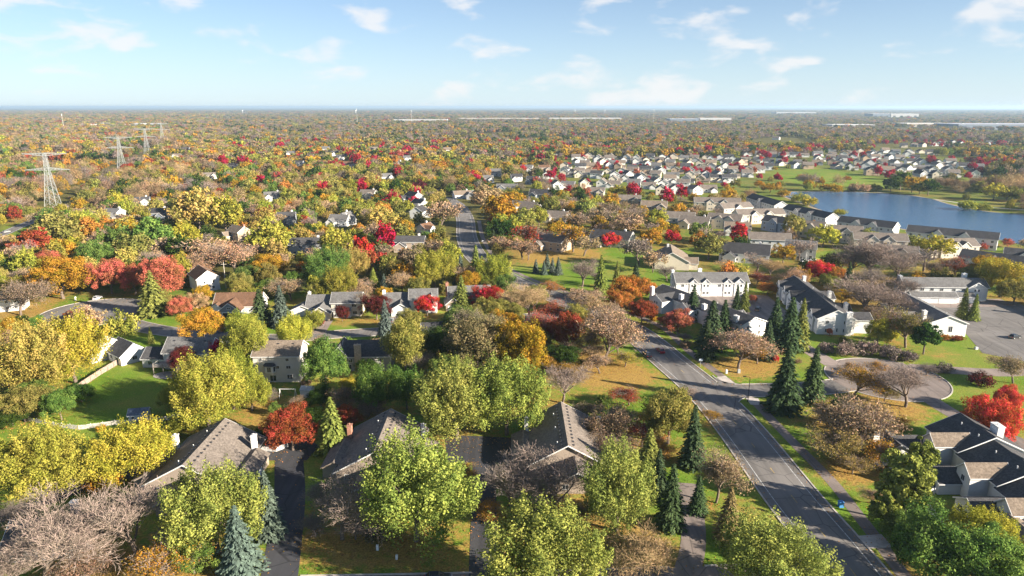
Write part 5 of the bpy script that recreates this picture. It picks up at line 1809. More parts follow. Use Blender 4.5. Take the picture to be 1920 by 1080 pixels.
# --- cars
def car_meshes():
    prof = [(-2.25, 0.42), (-2.2, 0.78), (-1.95, 0.92), (-1.25, 0.98), (0.95, 1.0), (1.9, 0.92), (2.2, 0.78), (2.25, 0.42)]
    body = MB()
    n = len(prof)
    sec = []
    for y, k in ((-0.88, 0.93), (-0.80, 1.0), (0.80, 1.0), (0.88, 0.93)):
        ring = [(x * (1 if abs(y) < 0.85 else 0.98), y, 0.42 + (z - 0.42) * k) for x, z in prof]
        sec.append(ring)
    vs_ = [p for ring in sec for p in ring]
    fs = []
    for s in range(3):
        for i in range(n):
            j = (i + 1) % n
            fs.append((s * n + i, s * n + j, (s + 1) * n + j, (s + 1) * n + i))
    fs += [tuple(range(n)), tuple(reversed(range(3 * n, 4 * n)))]
    body.add(vs_, fs)
    body.box(-2.2, 2.2, -0.86, 0.86, 0.24, 0.43)
    cab = MB().hull([(-1.75, -0.78, 0.97), (1.05, -0.78, 0.97), (1.05, 0.78, 0.97), (-1.75, 0.78, 0.97)], [(-1.35, -0.62, 1.46), (0.25, -0.62, 1.46), (0.25, 0.62, 1.46), (-1.35, 0.62, 1.46)])
    rf = MB().hull([(-1.37, -0.64, 1.462), (0.28, -0.64, 1.462), (0.28, 0.64, 1.462), (-1.37, 0.64, 1.462)], [(-1.25, -0.56, 1.53), (0.12, -0.56, 1.53), (0.12, 0.56, 1.53), (-1.25, 0.56, 1.53)])
    pil = MB()
    for x0, x1 in ((1.05, 0.25), (-1.75, -1.35)):
        for s in (-1, 1):
            pil.tube((x0, s * 0.78, 0.97), (x1, s * 0.62, 1.47), 0.05, 0.05, 4)
    for s in (-1, 1):
        pil.tube((-0.35, s * 0.79, 0.97), (-0.45, s * 0.63, 1.47), 0.05, 0.05, 4)
    wheel = MB().tube((0, -0.11, 0), (0, 0.11, 0), 0.33, 0.33, 16)
    wheel.add([(0.33 * math.cos(k * math.pi / 8), -0.11, 0.33 * math.sin(k * math.pi / 8)) for k in range(16)], [tuple(range(16))])
    rim = MB().tube((0, -0.125, 0), (0, 0.125, 0), 0.2, 0.2, 12)
    rim.add([(0.2 * math.cos(k * math.pi / 6), -0.125, 0.2 * math.sin(k * math.pi / 6)) for k in range(12)], [tuple(range(12))])
    head = MB().box(2.13, 2.27, -0.2, 0.2, 0.62, 0.78)
    tail = MB().box(-2.27, -2.13, -0.18, 0.18, 0.66, 0.82)
    red = plain('tail_lamp', (0.4, 0.02, 0.02), 0.3, 0.5)
    return body.mesh('body', M['car'], smooth=False), cab.mesh('windows', M['glass']), rf.mesh('car_roof', M['car']), pil.mesh('pillars', M['car']), wheel.mesh('tyre', M['rubber'], smooth=False), rim.mesh('rim', M['metal']), head.mesh('headlight', M['white']), tail.mesh('tail_light', red)


CAR = car_meshes()


def car(label, pos, yaw, col, sc=1.0):
    r = house(label, pos, yaw, None, 'car', 'car')
    r.scale = (sc, sc, sc * 1.05)
    b, c, rf, pl, wh, rm, hd, tl = CAR
    bo = obj('body', b, r, color=col)
    obj('window_glass', c, r)
    obj('car_roof', rf, r, color=col)
    obj('pillar_frame', pl, r, color=col)
    for x in (-1.38, 1.38):
        for y in (-0.8, 0.8):
            w = obj('wheel', wh, r, (x, y, 0.34))
            obj('rim', rm, w)
    for y in (-0.6, 0.6):
        obj('headlight', hd, r, (0, y, 0))
        obj('tail_light', tl, r, (0, y, 0))


car('dark blue car parked on the low street', (-12.9, 101.8), 2, (0.02, 0.03, 0.06), 1.08)
car('black car driving on the main road beside the red one', (*G(1213, 668), ), 100, (0.015, 0.015, 0.02))
car('red car driving on the main road in the outer lane', (*G(1238, 660), ), 100, (0.30, 0.01, 0.02))
car('white car parked beyond the left turning circle', (*G(183, 561), ), 85, (0.7, 0.7, 0.7))
car('black car parked beside the dark parking court', (*G(1902, 634), ), 20, (0.015, 0.017, 0.02))
car('black car in the paved court behind the spruces', (*G(1421, 582), ), 60, (0.02, 0.02, 0.02))
car('white car parked on the lane behind the red and orange trees, left of two', (*G(1508, 491), ), 20, (0.6, 0.6, 0.6))
car('silver car parked on the lane behind the red and orange trees, right of two', (*G(1522, 489), ), 20, (0.4, 0.42, 0.45))
car('silver car parked before the garage-fronted grey town house', (*G(1770, 566), ), 90, (0.45, 0.46, 0.48))
car('dark red car parked in the drive of the cream two-storey house', (-72.5, 247.5), 90, (0.2, 0.02, 0.02))
car('grey car parked in the drive of the house with the arched gable', (-46.5, 250.5), 90, (0.2, 0.21, 0.22))
car('dark car at the road bend by the tan-roofed house', (*G(853, 374), ), 10, (0.03, 0.04, 0.06))
car('pale car on the far road at the left edge', (*G(12, 436), ), 70, (0.3, 0.3, 0.3))


# --- small street furniture
def lamp_post(label, x, y, h=7.5, rz=0.0):
    r = house(label, G(x, y), math.degrees(rz), None, 'street lamp', 'street_lamp')
    obj('pole', MB().tube((0, 0, 0), (0, 0, h), 0.12, 0.08, 8).mesh('pole', M['darkmetal']), r)
    obj('arm', MB().tube((0, 0, h - 0.1), (-1.3, 0, h + 0.25), 0.05, 0.05, 6).mesh('arm', M['darkmetal']), r)
    obj('lamp_head', MB().hull([(-2.0, -0.16, h + 0.16), (-1.2, -0.16, h + 0.16), (-1.2, 0.16, h + 0.16), (-2.0, 0.16, h + 0.16)], [(-1.9, -0.1, h + 0.34), (-1.25, -0.1, h + 0.34), (-1.25, 0.1, h + 0.34), (-1.9, 0.1, h + 0.34)]).mesh('lamp_head', M['darkmetal']), r)


lamp_post('tall dark street lamp at the corner of the right side street', 1402, 754)
lamp_post('dark street lamp on the grass strip left of the main road', 1441, 1004, 5.0, math.pi)
lamp_post('street lamp beside the path on the green lawn', 1057, 556, 6.0)


def sign(label, x, y, col, h=2.4):
    r = house(label, G(x, y), 0, None, 'sign', 'street_sign')
    obj('post', MB().tube((0, 0, 0), (0, 0, h), 0.05, 0.05, 6).mesh('post', M['metal']), r)
    obj('plate', MB().box(-0.55, 0.55, -0.09, -0.05, h - 0.75, h - 0.05).mesh('plate', M['painted']), r, color=col)


sign('pale blue road sign on a post by the path', 1313, 688, (0.45, 0.52, 0.62), 2.8)
sign('small white road sign on the lawn beside the main road', 905, 458, (0.7, 0.7, 0.7))


def box_post(label, x, y, w, h, col, cat, name):
    r = house(label, G(x, y), 0, None, cat, name)
    obj('body', MB().box(-w / 2, w / 2, -w / 2, w / 2, 0, h * 0.85).mesh('body', M['painted']), r, color=col)
    obj('cap', MB().hull([(-w * 0.58, -w * 0.58, h * 0.85), (w * 0.58, -w * 0.58, h * 0.85), (w * 0.58, w * 0.58, h * 0.85), (-w * 0.58, w * 0.58, h * 0.85)], [(-w * 0.3, -w * 0.3, h), (w * 0.3, -w * 0.3, h), (w * 0.3, w * 0.3, h), (-w * 0.3, w * 0.3, h)]).mesh('cap', M['painted']), r, color=col)


box_post('white utility pedestal on the leafy grass, left of two', 708, 1031, 0.45, 1.1, (0.75, 0.75, 0.73), 'utility box', 'utility_box')
box_post('white utility pedestal on the leafy grass, right of two', 744, 1048, 0.4, 0.9, (0.75, 0.75, 0.73), 'utility box', 'utility_box')
box_post('bright blue bin on the grass strip between road and path', 1576, 950, 0.9, 1.4, (0.08, 0.28, 0.62), 'bin', 'recycling_bin')
box_post('white mailbox cluster at the side street corner', 1362, 700, 0.6, 1.3, (0.7, 0.7, 0.68), 'mailbox', 'mailbox')
box_post('grey mailbox cluster right of the white one', 1385, 699, 0.8, 1.2, (0.4, 0.42, 0.4), 'mailbox', 'mailbox')
box_post('green-grey utility cabinet beside the turning circle shrubs', 1580, 664, 1.0, 1.3, (0.40, 0.45, 0.40), 'utility box', 'utility_box')
box_post('white electric box on the lawn before the white-ended town house', 1830, 655, 0.9, 0.9, (0.6, 0.62, 0.58), 'utility box', 'utility_box')
box_post('white post beside the small left house', 142, 563, 0.5, 1.6, (0.7, 0.7, 0.68), 'post', 'marker_post')
r = house('tall wooden utility pole in the left woods', G(424, 540), 0, None, 'utility pole', 'utility_pole')
obj('pole', MB().tube((0, 0, 0), (0, 0, 12), 0.17, 0.12, 8).mesh('pole', M['wood']), r, color=(0.55, 0.5, 0.42))
obj('crossarm', MB().box(-1.2, 1.2, -0.07, 0.07, 11.0, 11.2).mesh('crossarm', M['wood']), r, color=(0.5, 0.45, 0.38))

# ------------------------------------------------------------------ trees read one by one from the photograph
for a in [
    # near, left to right
    (80, 870, 160, 'S', 'yg', 0.86), (252, 846, 132, 'S', 'y', 0.86), (70, 1015, 200, 'B', 'pk'), (250, 970, 185, 'B', 'pk'), (400, 960, 170, 'S', 'lg'), (446, 1018, 88, 'P', 'bs', 0.75), (500, 950, 66, 'P', 'bs', 0.95),
    (300, 1055, 110, 'H', 'go', 0.8), (637, 940, 152, 'B', 'pk'), (777, 922, 215, 'S', 'lg', 0.92), (955, 905, 120, 'B', 'gy'), (1045, 905, 142, 'B', 'pk'), (1158, 915, 150, 'S', 'lg', 1.15),
    (1020, 1050, 220, 'S', 'lg', 0.9), (1458, 1056, 190, 'S', 'lg', 0.8), (1235, 1040, 150, 'B', 'ta', 0.8), (1217, 855, 66, 'P', 'lp', 0.75), (1260, 935, 62, 'P', 'sp'), (1300, 822, 56, 'P', 'sp', 1.05),
    (1347, 888, 92, 'H', 'ta', 1.3), (1368, 968, 58, 'P', 'bp', 0.9), (1256, 775, 100, 'R', 'ol', 1.1), (1166, 792, 90, 'H', 'br'), (545, 800, 95, 'R', 'rb', 0.9), (622, 800, 68, 'P', 'lp', 0.75),
    (705, 728, 80, 'S', 'g', 1.1), (762, 730, 66, 'S', 'g', 1.2), (855, 750, 140, 'S', 'lg', 1.05), (950, 745, 145, 'S', 'lg', 1.0), (1055, 715, 82, 'B', 'pk'), (110, 757, 58, 'R', 'g'), (40, 755, 85, 'R', 'ol', 0.8),
    (58, 672, 128, 'S', 'yt', 1.1), (132, 655, 122, 'S', 'y', 1.05), (385, 738, 140, 'S', 'yg', 1.0), (432, 712, 90, 'S', 'yg', 1.25), (464, 648, 80, 'S', 'yg', 1.35), (608, 682, 88, 'R', 'g', 1.1), (344, 673, 56, 'R', 'bu', 0.85), (410, 661, 50, 'R', 'cr'),
    (378, 608, 78, 'R', 'go', 0.85), (550, 624, 72, 'S', 'y', 0.95), (722, 605, 40, 'P', 'bs', 0.95), (760, 642, 84, 'R', 'ol', 1.3), (788, 678, 52, 'B', 'gy'), (640, 745, 66, 'H', 'br', 0.8), (900, 642, 118, 'R', 'og', 0.95), (880, 605, 80, 'H', 'og', 0.9),
    (978, 650, 92, 'R', 'go', 1.25), (1003, 605, 58, 'H', 'sa', 1.2), (1063, 617, 62, 'R', 'rb', 1.25), (1058, 668, 60, 'R', 'dg', 0.75), (1136, 622, 112, 'H', 'ta', 1.15), (1172, 672, 46, 'H', 'y', 0.7),
    (994, 560, 78, 'B', 'ta', 0.9), (914, 556, 54, 'R', 're', 0.85), (801, 571, 42, 'R', 're', 0.95), (865, 552, 44, 'P', 'lp', 0.7), (812, 640, 66, 'R', 'dg', 0.85), (705, 574, 52, 'R', 'bu', 0.9), (675, 560, 45, 'H', 'br', 1.1), (641, 586, 26, 'R', 'bu', 1.2),
    (526, 577, 46, 'P', 'bs', 0.8), (488, 578, 54, 'P', 'sp', 0.6), (285, 553, 66, 'P', 'lp', 0.6), (205, 515, 68, 'R', 'sa', 0.95), (302, 517, 86, 'R', 'sa', 0.95), (250, 521, 56, 'R', 'sa', 1.0), (112, 518, 112, 'R', 'go', 0.68), (90, 490, 54, 'R', 'sa', 0.85),
    (32, 552, 84, 'H', 'br', 0.95), (337, 574, 46, 'R', 'sa', 0.85), (160, 599, 62, 'U', 'ta', 0.9), (228, 610, 54, 'U', 'yg', 1.1), (282, 630, 15, 'P', 'lp', 1.0), (366, 566, 44, 'R', 'ta', 0.9), (145, 590, 40, 'U', 'rb', 0.8),
    (650, 780, 60, 'R', 'rb', 0.6), (600, 745, 46, 'R', 'dg', 0.8), (30, 720, 60, 'H', 'go', 0.9), (20, 615, 50, 'R', 'go', 0.8), (470, 735, 70, 'S', 'yg', 1.0), (875, 880, 50, 'H', 'go', 0.7), (1080, 965, 66, 'H', 'ol', 0.7),
    (860, 600, 70, 'R', 'g', 0.8), (945, 605, 60, 'R', 'go', 0.8), (1100, 570, 60, 'H', 'ta', 0.9), (1115, 660, 50, 'H', 'ta', 0.8), (1095, 775, 60, 'H', 'br', 0.8), (1296, 738, 44, 'B', 'pk', 0.8),
    (1120, 800, 84, 'H', 'br', 0.8), (1205, 812, 80, 'H', 'rb', 0.7), (1150, 842, 76, 'H', 'br', 0.7), (1240, 835, 60, 'H', 'go', 0.8), (1180, 740, 60, 'H', 'rb', 0.7), (1020, 680, 50, 'H', 'go', 0.8), (930, 700, 70, 'H', 'og', 0.8), (840, 690, 70, 'R', 'g', 0.8),
    (830, 650, 60, 'R', 'dg', 0.9), (690, 760, 60, 'H', 'br', 0.7), (660, 720, 50, 'R', 'y', 0.6), (630, 760, 40, 'B', 'gy', 0.8), (585, 780, 50, 'R', 'dg', 0.7), (655, 820, 40, 'H', 'or', 0.7), (10, 690, 70, 'S', 'yt', 1.0), (60, 735, 70, 'R', 'g', 0.7), (150, 735, 50, 'R', 'dg', 0.7), (95, 700, 70, 'S', 'y', 0.9), (20, 780, 60, 'R', 'dg', 0.6), (190, 905, 60, 'U', 'go', 0.7), (700, 1000, 50, 'U', 'br', 0.7), (665, 985, 70, 'B', 'pk', 0.8), (590, 985, 60, 'B', 'gy', 0.7), (925, 955, 60, 'H', 'go', 0.7), (1010, 960, 60, 'H', 'br', 0.7),
    (360, 1040, 90, 'R', 'g', 0.8), (160, 1050, 100, 'H', 'br', 0.8), (20, 960, 80, 'B', 'gy', 0.8), (1310, 930, 40, 'P', 'sp', 0.9), (1235, 890, 50, 'P', 'sp', 0.9), (770, 600, 50, 'R', 'ol', 0.9), (590, 600, 40, 'S', 'yg', 0.9), (450, 610, 60, 'S', 'yg', 0.9), (430, 700, 60, 'S', 'yg', 1.0), (330, 745, 60, 'S', 'yg', 0.9), (880, 690, 60, 'H', 'og', 0.9), (960, 585, 50, 'R', 'ol', 0.8), (1030, 540, 46, 'H', 'or', 0.8), (960, 570, 50, 'H', 'ta', 0.8), (1080, 590, 50, 'R', 'ol', 0.9), (1110, 640, 60, 'H', 'yt', 0.9), (1160, 640, 60, 'H', 'ta', 0.9), (1060, 690, 50, 'H', 'go', 0.6),
    (1040, 578, 52, 'H', 'rb', 0.9), (1088, 560, 60, 'H', 'ta', 0.9), (925, 580, 60, 'R', 'ol', 0.8), (1012, 640, 50, 'R', 'ol', 0.9), (890, 588, 50, 'R', 'ol', 0.8), (1150, 590, 64, 'H', 'ta', 0.9), (1032, 625, 44, 'R', 'rb', 1.0), (1110, 605, 50, 'H', 'go', 0.9), (1125, 680, 60, 'H', 'ta', 0.7), (960, 700, 60, 'R', 'go', 0.9),
    (165, 1000, 110, 'B', 'gy', 0.9), (20, 1065, 150, 'B', 'pk', 0.9), (330, 1010, 90, 'B', 'gy', 0.8), (600, 920, 90, 'B', 'gy', 0.9), (840, 800, 50, 'R', 'dg', 0.6), (690, 690, 46, 'R', 'dg', 0.8), (480, 820, 46, 'U', 'dg', 0.8), (335, 800, 50, 'S', 'yg', 0.8), (1330, 780, 40, 'H', 'go', 0.7),
    # near, right of the main road
    (1660, 850, 80, 'H', 'go', 0.8), (1540, 770, 60, 'H', 'go', 0.8), (1600, 870, 60, 'H', 'yt', 0.7), (1730, 860, 60, 'Q', 'lp', 0.9), (1660, 960, 60, 'Q', 'lp', 1.0), (1300, 570, 36, 'P', 'sp', 0.9), (1215, 540, 34, 'R', 'or', 0.8), (1160, 560, 50, 'R', 'or', 0.7), (1325, 640, 40, 'P', 'sp', 0.9), (1440, 640, 40, 'P', 'sp', 0.9), (1575, 600, 50, 'B', 'pk', 0.8), (1640, 590, 60, 'H', 'br', 0.8), (1670, 600, 50, 'H', 'rb', 0.7), (1600, 540, 50, 'H', 'ol', 0.8), (1580, 555, 40, 'R', 'go', 0.7), (1690, 535, 60, 'B', 'pk', 0.8), (1640, 520, 70, 'B', 'gy', 0.8), (1850, 500, 60, 'R', 'go', 0.8), (1905, 545, 60, 'R', 'ol', 0.8), (1770, 690, 30, 'U', 'gy', 0.8), (1740, 690, 36, 'B', 'gy', 0.7), (1600, 690, 40, 'H', 'ta', 0.8), (1650, 690, 40, 'H', 'go', 0.8), (1420, 520, 40, 'H', 'rb', 0.7), (1440, 540, 40, 'R', 'or', 0.6),
    (1618, 800, 150, 'H', 'ta', 0.85), (1575, 830, 90, 'H', 'yt', 0.9), (1702, 915, 106, 'Q', 'lp', 1.0), (1755, 1030, 170, 'R', 'g', 0.9), (1842, 1000, 120, 'S', 'y', 0.8), (1850, 1060, 170, 'R', 'g', 0.85), (1690, 985, 70, 'R', 'g', 0.9), (1856, 785, 92, 'R', 'co', 1.1), (1890, 748, 54, 'R', 'co', 1.0),
    (1474, 715, 74, 'P', 'sp', 0.82), (1526, 708, 52, 'P', 'sp', 1.0), (1585, 776, 66, 'Q', 'dg', 0.65), (1605, 712, 84, 'H', 'go', 0.8), (1705, 716, 112, 'B', 'pk', 0.85), (1660, 735, 40, 'H', 'ol', 0.9), (1388, 650, 112, 'H', 'ta', 0.75), (1422, 660, 50, 'H', 'go', 0.9),
    (1335, 612, 60, 'P', 'sp', 0.72), (1358, 600, 40, 'P', 'sp', 0.85), (1454, 605, 44, 'P', 'sp', 0.95), (1482, 612, 60, 'P', 'sp', 0.82), (1503, 612, 40, 'P', 'lp', 1.2), (1272, 600, 60, 'R', 'sa', 0.7), (1245, 602, 26, 'R', 'sa', 0.8), (1203, 582, 52, 'R', 'rb', 0.85),
    (1180, 540, 66, 'R', 'or', 0.8), (1648, 622, 46, 'R', 'y', 1.1), (1672, 628, 26, 'R', 'y', 0.9), (1704, 612, 78, 'H', 'ol', 1.05), (1736, 634, 58, 'Q', 'dg', 0.8), (1808, 571, 28, 'P', 'lp', 1.0), (1828, 578, 24, 'P', 'lp', 1.0), (1622, 556, 116, 'B', 'pk', 0.85), (1668, 565, 90, 'B', 'pk', 0.85),
    (1382, 560, 20, 'P', 'sp', 1.2), (1397, 558, 24, 'P', 'lp', 1.1), (1412, 560, 18, 'R', 'sa', 0.8), (1882, 518, 96, 'R', 'y', 0.75), (1828, 520, 60, 'R', 'ol', 0.8), (1540, 508, 52, 'R', 're', 0.8), (1568, 516, 40, 'R', 'or', 0.9), (1591, 522, 28, 'P', 'sp', 1.0), (1556, 530, 40, 'R', 'ol', 0.8),
    (1640, 478, 110, 'B', 'pk', 0.8), (1590, 486, 80, 'B', 'gy', 0.8), (1690, 494, 84, 'B', 'pk', 0.75), (1735, 484, 60, 'B', 'gy', 0.8), (1905, 690, 66, 'H', 'ta', 0.9), (1795, 500, 60, 'H', 'rb', 0.8), (1760, 505, 50, 'H', 'br', 0.8),
    (1548, 652, 30, 'U', 'pk', 0.9), (1588, 655, 40, 'U', 'pk', 0.9), (1630, 652, 42, 'U', 'pk', 1.0), (1668, 660, 40, 'U', 'pk', 0.9), (1705, 668, 34, 'U', 'gy', 0.9), (1455, 672, 14, 'R', 're', 1.0), (1556, 622, 12, 'R', 'sa', 1.2), (1840, 712, 44, 'U', 'bu', 0.7), (1770, 632, 26, 'U', 'or', 0.6), (1795, 634, 24, 'U', 'rb', 0.6),
    (1690, 790, 44, 'B', 'rb', 0.8), (1640, 930, 40, 'H', 'ta', 0.8),
    # middle distance, along the main road
    (1127, 517, 30, 'P', 'lp', 1.15), (1157, 510, 17, 'P', 'lp', 1.1), (1192, 522, 32, 'P', 'sp', 0.8), (1092, 508, 58, 'B', 'pk', 1.0), (1115, 520, 30, 'B', 'gy', 1.0), (1003, 502, 11, 'P', 'bs', 1.0), (1005, 500, 14, 'P', 'bs', 0.9), (1020, 503, 15, 'P', 'bs', 0.85), (1026, 490, 16, 'P', 'bs', 0.95), (1036, 498, 15, 'P', 'bs', 0.9), (1047, 500, 19, 'P', 'bs', 0.85),
    (925, 510, 66, 'S', 'yg', 0.95), (815, 505, 78, 'S', 'yg', 0.9), (740, 508, 42, 'R', 'ol', 1.1), (863, 508, 30, 'P', 'bs', 0.9), (892, 498, 34, 'P', 'lp', 1.0), (845, 478, 50, 'S', 'yg', 0.9), (722, 443, 40, 'O', 'cr', 0.95), (679, 468, 42, 'O', 're', 0.85), (712, 410, 58, 'S', 'yt', 0.85), (716, 392, 34, 'R', 'or', 0.8),
    (628, 455, 70, 'S', 'yg', 0.85), (505, 445, 84, 'S', 'yg', 0.8), (370, 395, 90, 'S', 'yt', 0.95), (420, 400, 70, 'S', 'yg', 1.0), (610, 500, 80, 'S', 'g', 0.9), (660, 495, 60, 'S', 'yt', 1.0), (545, 540, 60, 'H', 'ta', 0.8), (440, 480, 90, 'H', 'ta', 0.75), (380, 470, 80, 'H', 'ta', 0.7), (500, 500, 70, 'R', 'go', 0.7), (340, 465, 60, 'R', 'dg', 0.9), (290, 440, 80, 'R', 'g', 0.8), (220, 450, 60, 'R', 'g', 0.9), (170, 430, 56, 'R', 'or', 0.8), (110, 430, 80, 'R', 'ol', 0.8), (250, 470, 70, 'R', 'ol', 0.9), (60, 455, 60, 'R', 'rb', 0.8), (180, 480, 70, 'R', 'g', 0.9), (120, 468, 50, 'R', 'go', 0.8),
    (48, 488, 26, 'P', 'lp', 1.0), (345, 520, 16, 'P', 'lp', 1.2), (720, 535, 22, 'P', 'bs', 0.9), (700, 525, 26, 'P', 'lp', 0.8), (825, 400, 62, 'H', 'ta', 0.9), (785, 350, 34, 'R', 'bu', 0.85), (910, 370, 66, 'R', 'ta', 0.7), (938, 395, 70, 'R', 'go', 0.8), (960, 425, 44, 'R', 'yg', 1.0), (940, 432, 50, 'R', 'dg', 0.8), (922, 415, 20, 'R', 'sa', 0.9), (945, 455, 26, 'R', 'rb', 0.8), (925, 450, 18, 'P', 'sp', 1.0),
    (990, 445, 58, 'H', 'rb', 0.9), (1075, 445, 60, 'H', 'go', 0.9), (1095, 460, 50, 'H', 'ta', 0.8), (1145, 450, 38, 'R', 're', 0.7), (985, 410, 44, 'R', 'lg', 0.85), (1010, 405, 36, 'R', 'yg', 1.0), (1100, 390, 40, 'R', 'lg', 0.9), (1030, 385, 40, 'R', 'ol', 0.9), (1085, 415, 46, 'H', 'br', 0.9), (1230, 410, 44, 'R', 'yg', 0.8), (1222, 445, 46, 'R', 'go', 0.75), (1260, 444, 27, 'R', 're', 0.95), (1200, 470, 56, 'H', 'pk', 1.0), (1225, 490, 46, 'H', 'ta', 0.9), (1252, 510, 40, 'B', 'gy', 0.9), (1170, 420, 66, 'H', 'ta', 0.7), (1130, 405, 46, 'H', 'br', 0.8),
    (1386, 436, 36, 'O', 're', 0.75), (1312, 432, 36, 'R', 'g', 0.85), (1330, 460, 60, 'R', 'ol', 0.8), (1340, 440, 46, 'B', 'pk', 0.8), (1488, 422, 44, 'R', 'ol', 0.9), (1545, 440, 54, 'R', 'y', 0.75), (1500, 462, 56, 'B', 'pk', 0.9), (1470, 475, 40, 'R', 'go', 0.8), (1420, 490, 50, 'B', 'pk', 0.8), (1445, 500, 50, 'B', 'ta', 0.9), (1362, 502, 50, 'B', 'ta', 0.7), (1628, 442, 34, 'R', 'lg', 0.9), (1610, 447, 14, 'R', 're', 0.9), (1710, 455, 40, 'R', 'lg', 0.7), (1755, 462, 60, 'R', 'y', 0.75), (1340, 395, 26, 'B', 'pk', 0.9), (1330, 385, 18, 'R', 'dg', 0.8), (1843, 462, 18, 'R', 'sa', 0.8), (1890, 455, 22, 'R', 'sa', 0.7),
    (1187, 357, 26, 'O', 'cr', 0.8), (1251, 366, 26, 'O', 'cr', 0.95), (1278, 358, 22, 'O', 'cr', 0.95), (1098, 361, 20, 'R', 'sa', 0.95), (1158, 358, 34, 'R', 'y', 0.7), (1032, 328, 22, 'R', 'cr', 0.8), (1006, 338, 18, 'R', 'sa', 0.8), (980, 315, 14, 'R', 're', 1.0), (883, 308, 24, 'R', 'cr', 0.9), (1117, 315, 14, 'R', 'sa', 1.0), (1140, 308, 14, 'R', 're', 0.9), (1158, 308, 14, 'R', 're', 1.0), (1165, 326, 14, 'R', 're', 0.8), (1193, 323, 14, 'R', 'sa', 1.0),
    # reds of the far neighbourhoods
    (668, 298, 20, 'R', 'cr'), (690, 312, 22, 'R', 'cr'), (703, 302, 20, 'R', 'cr'), (415, 303, 24, 'R', 'cr'), (456, 303, 24, 'R', 'cr'), (512, 313, 15, 'R', 'cr'), (542, 313, 16, 'R', 'cr'), (524, 334, 26, 'R', 'sa'), (354, 336, 20, 'R', 'cr', 0.7), (440, 331, 18, 'R', 'or', 0.7), (763, 282, 20, 'R', 'cr'), (748, 290, 18, 'R', 'sa'), (740, 300, 18, 'R', 'or'), (780, 305, 14, 'R', 're'), (640, 310, 14, 'R', 'cr'),
    (1049, 279, 9, 'O', 'cr', 0.8), (1057, 279, 9, 'O', 'cr', 0.8), (1075, 279, 10, 'R', 'cr'), (1109, 277, 9, 'R', 'sa'), (1150, 275, 10, 'O', 're', 0.8), (1162, 276, 10, 'O', 'cr', 0.8), (1175, 274, 10, 'O', 'cr', 0.8), (1182, 275, 9, 'O', 'cr', 0.8), (1190, 274, 10, 'R', 'cr'), (1198, 273, 9, 'R', 'cr'), (1206, 274, 9, 'O', 'cr', 0.8), (1216, 272, 12, 'R', 'or'),
    (1430, 288, 17, 'R', 'cr'), (1440, 291, 14, 'R', 'cr'), (1427, 298, 12, 'R', 're'), (1470, 301, 15, 'R', 'cr'), (1468, 289, 12, 'R', 'cr'), (1482, 283, 14, 'R', 'cr'), (1495, 281, 12, 'R', 'cr'), (1520, 276, 14, 'R', 'cr'), (1535, 277, 16, 'R', 'cr'), (1371, 312, 13, 'O', 'cr', 0.75), (1390, 317, 14, 'O', 'cr', 0.75), (1415, 318, 9, 'O', 'sa', 1.0), (1290, 320, 13, 'R', 're'), (1304, 319, 12, 'R', 'cr'), (1313, 320, 10, 'R', 'cr'), (1326, 322, 15, 'R', 're', 1.2), (1272, 309, 11, 'R', 'sa'), (1346, 321, 12, 'R', 'sa'),
    (1647, 319, 15, 'O', 'cr', 0.9), (1747, 300, 20, 'R', 'cr', 0.85), (1600, 290, 16, 'R', 'cr', 0.85), (1575, 272, 11, 'R', 'cr'), (1592, 277, 10, 'R', 'cr'), (1636, 274, 10, 'R', 'cr'), (1660, 266, 11, 'R', 'cr'), (1680, 267, 9, 'R', 'cr'), (1824, 311, 15, 'R', 'cr'), (1838, 307, 17, 'R', 'cr'), (1852, 309, 14, 'R', 'cr'), (1863, 306, 16, 'R', 'cr'), (1885, 310, 17, 'R', 'cr', 1.2), (1898, 312, 13, 'R', 're', 1.2), (1836, 320, 18, 'R', 'bu', 0.8), (1798, 309, 12, 'R', 'cr'), (1820, 300, 18, 'R', 'bu', 0.7),
    # lake side and park
    (1690, 338, 40, 'R', 'g', 0.8), (1672, 345, 30, 'R', 'dg', 0.9), (1712, 346, 34, 'R', 'go', 0.8), (1742, 350, 36, 'R', 'dg', 0.8), (1725, 352, 30, 'R', 'ol', 0.8), (1775, 338, 22, 'Q', 'dg', 0.6), (1793, 340, 14, 'P', 'sp', 0.6), (1838, 337, 10, 'P', 'sp', 0.7), (1847, 338, 10, 'P', 'sp', 0.7), (1857, 337, 9, 'P', 'sp', 0.7), (1817, 344, 18, 'B', 'pk', 0.8), (1780, 345, 16, 'R', 'sa', 0.7), (1865, 358, 44, 'R', 'y', 0.7), (1890, 362, 36, 'R', 'ol', 0.7), (1895, 383, 15, 'O', 'y', 1.0), (1815, 385, 34, 'U', 'yg', 0.8), (1845, 388, 26, 'U', 'yg', 0.7), (1588, 335, 14, 'R', 'or', 0.8), (1505, 331, 20, 'U', 'go', 0.7),
    (1915, 365, 30, 'R', 'yg', 0.8), (1445, 352, 34, 'R', 'go', 0.5), (1425, 345, 24, 'R', 'go', 0.5), (1500, 372, 34, 'U', 'yg', 0.7), (1520, 378, 30, 'U', 'y', 0.8), (1470, 362, 26, 'U', 'go', 0.7), (1560, 352, 40, 'U', 'go', 0.6), (1610, 352, 36, 'U', 'ta', 0.7), (1640, 352, 30, 'U', 'ol', 0.7), (1575, 398, 26, 'U', 'y', 0.7),
]:
    T(*a)
# tall plantation hedge of green trees beyond the park
for k in range(16):
    T(1760 + k * 11 + rnd.uniform(-3, 3), 283 + rnd.uniform(-2, 2) + (3 if k < 4 else 0), rnd.uniform(13, 17), 'S', rnd.choice(['lg', 'g', 'yg']), 1.0)

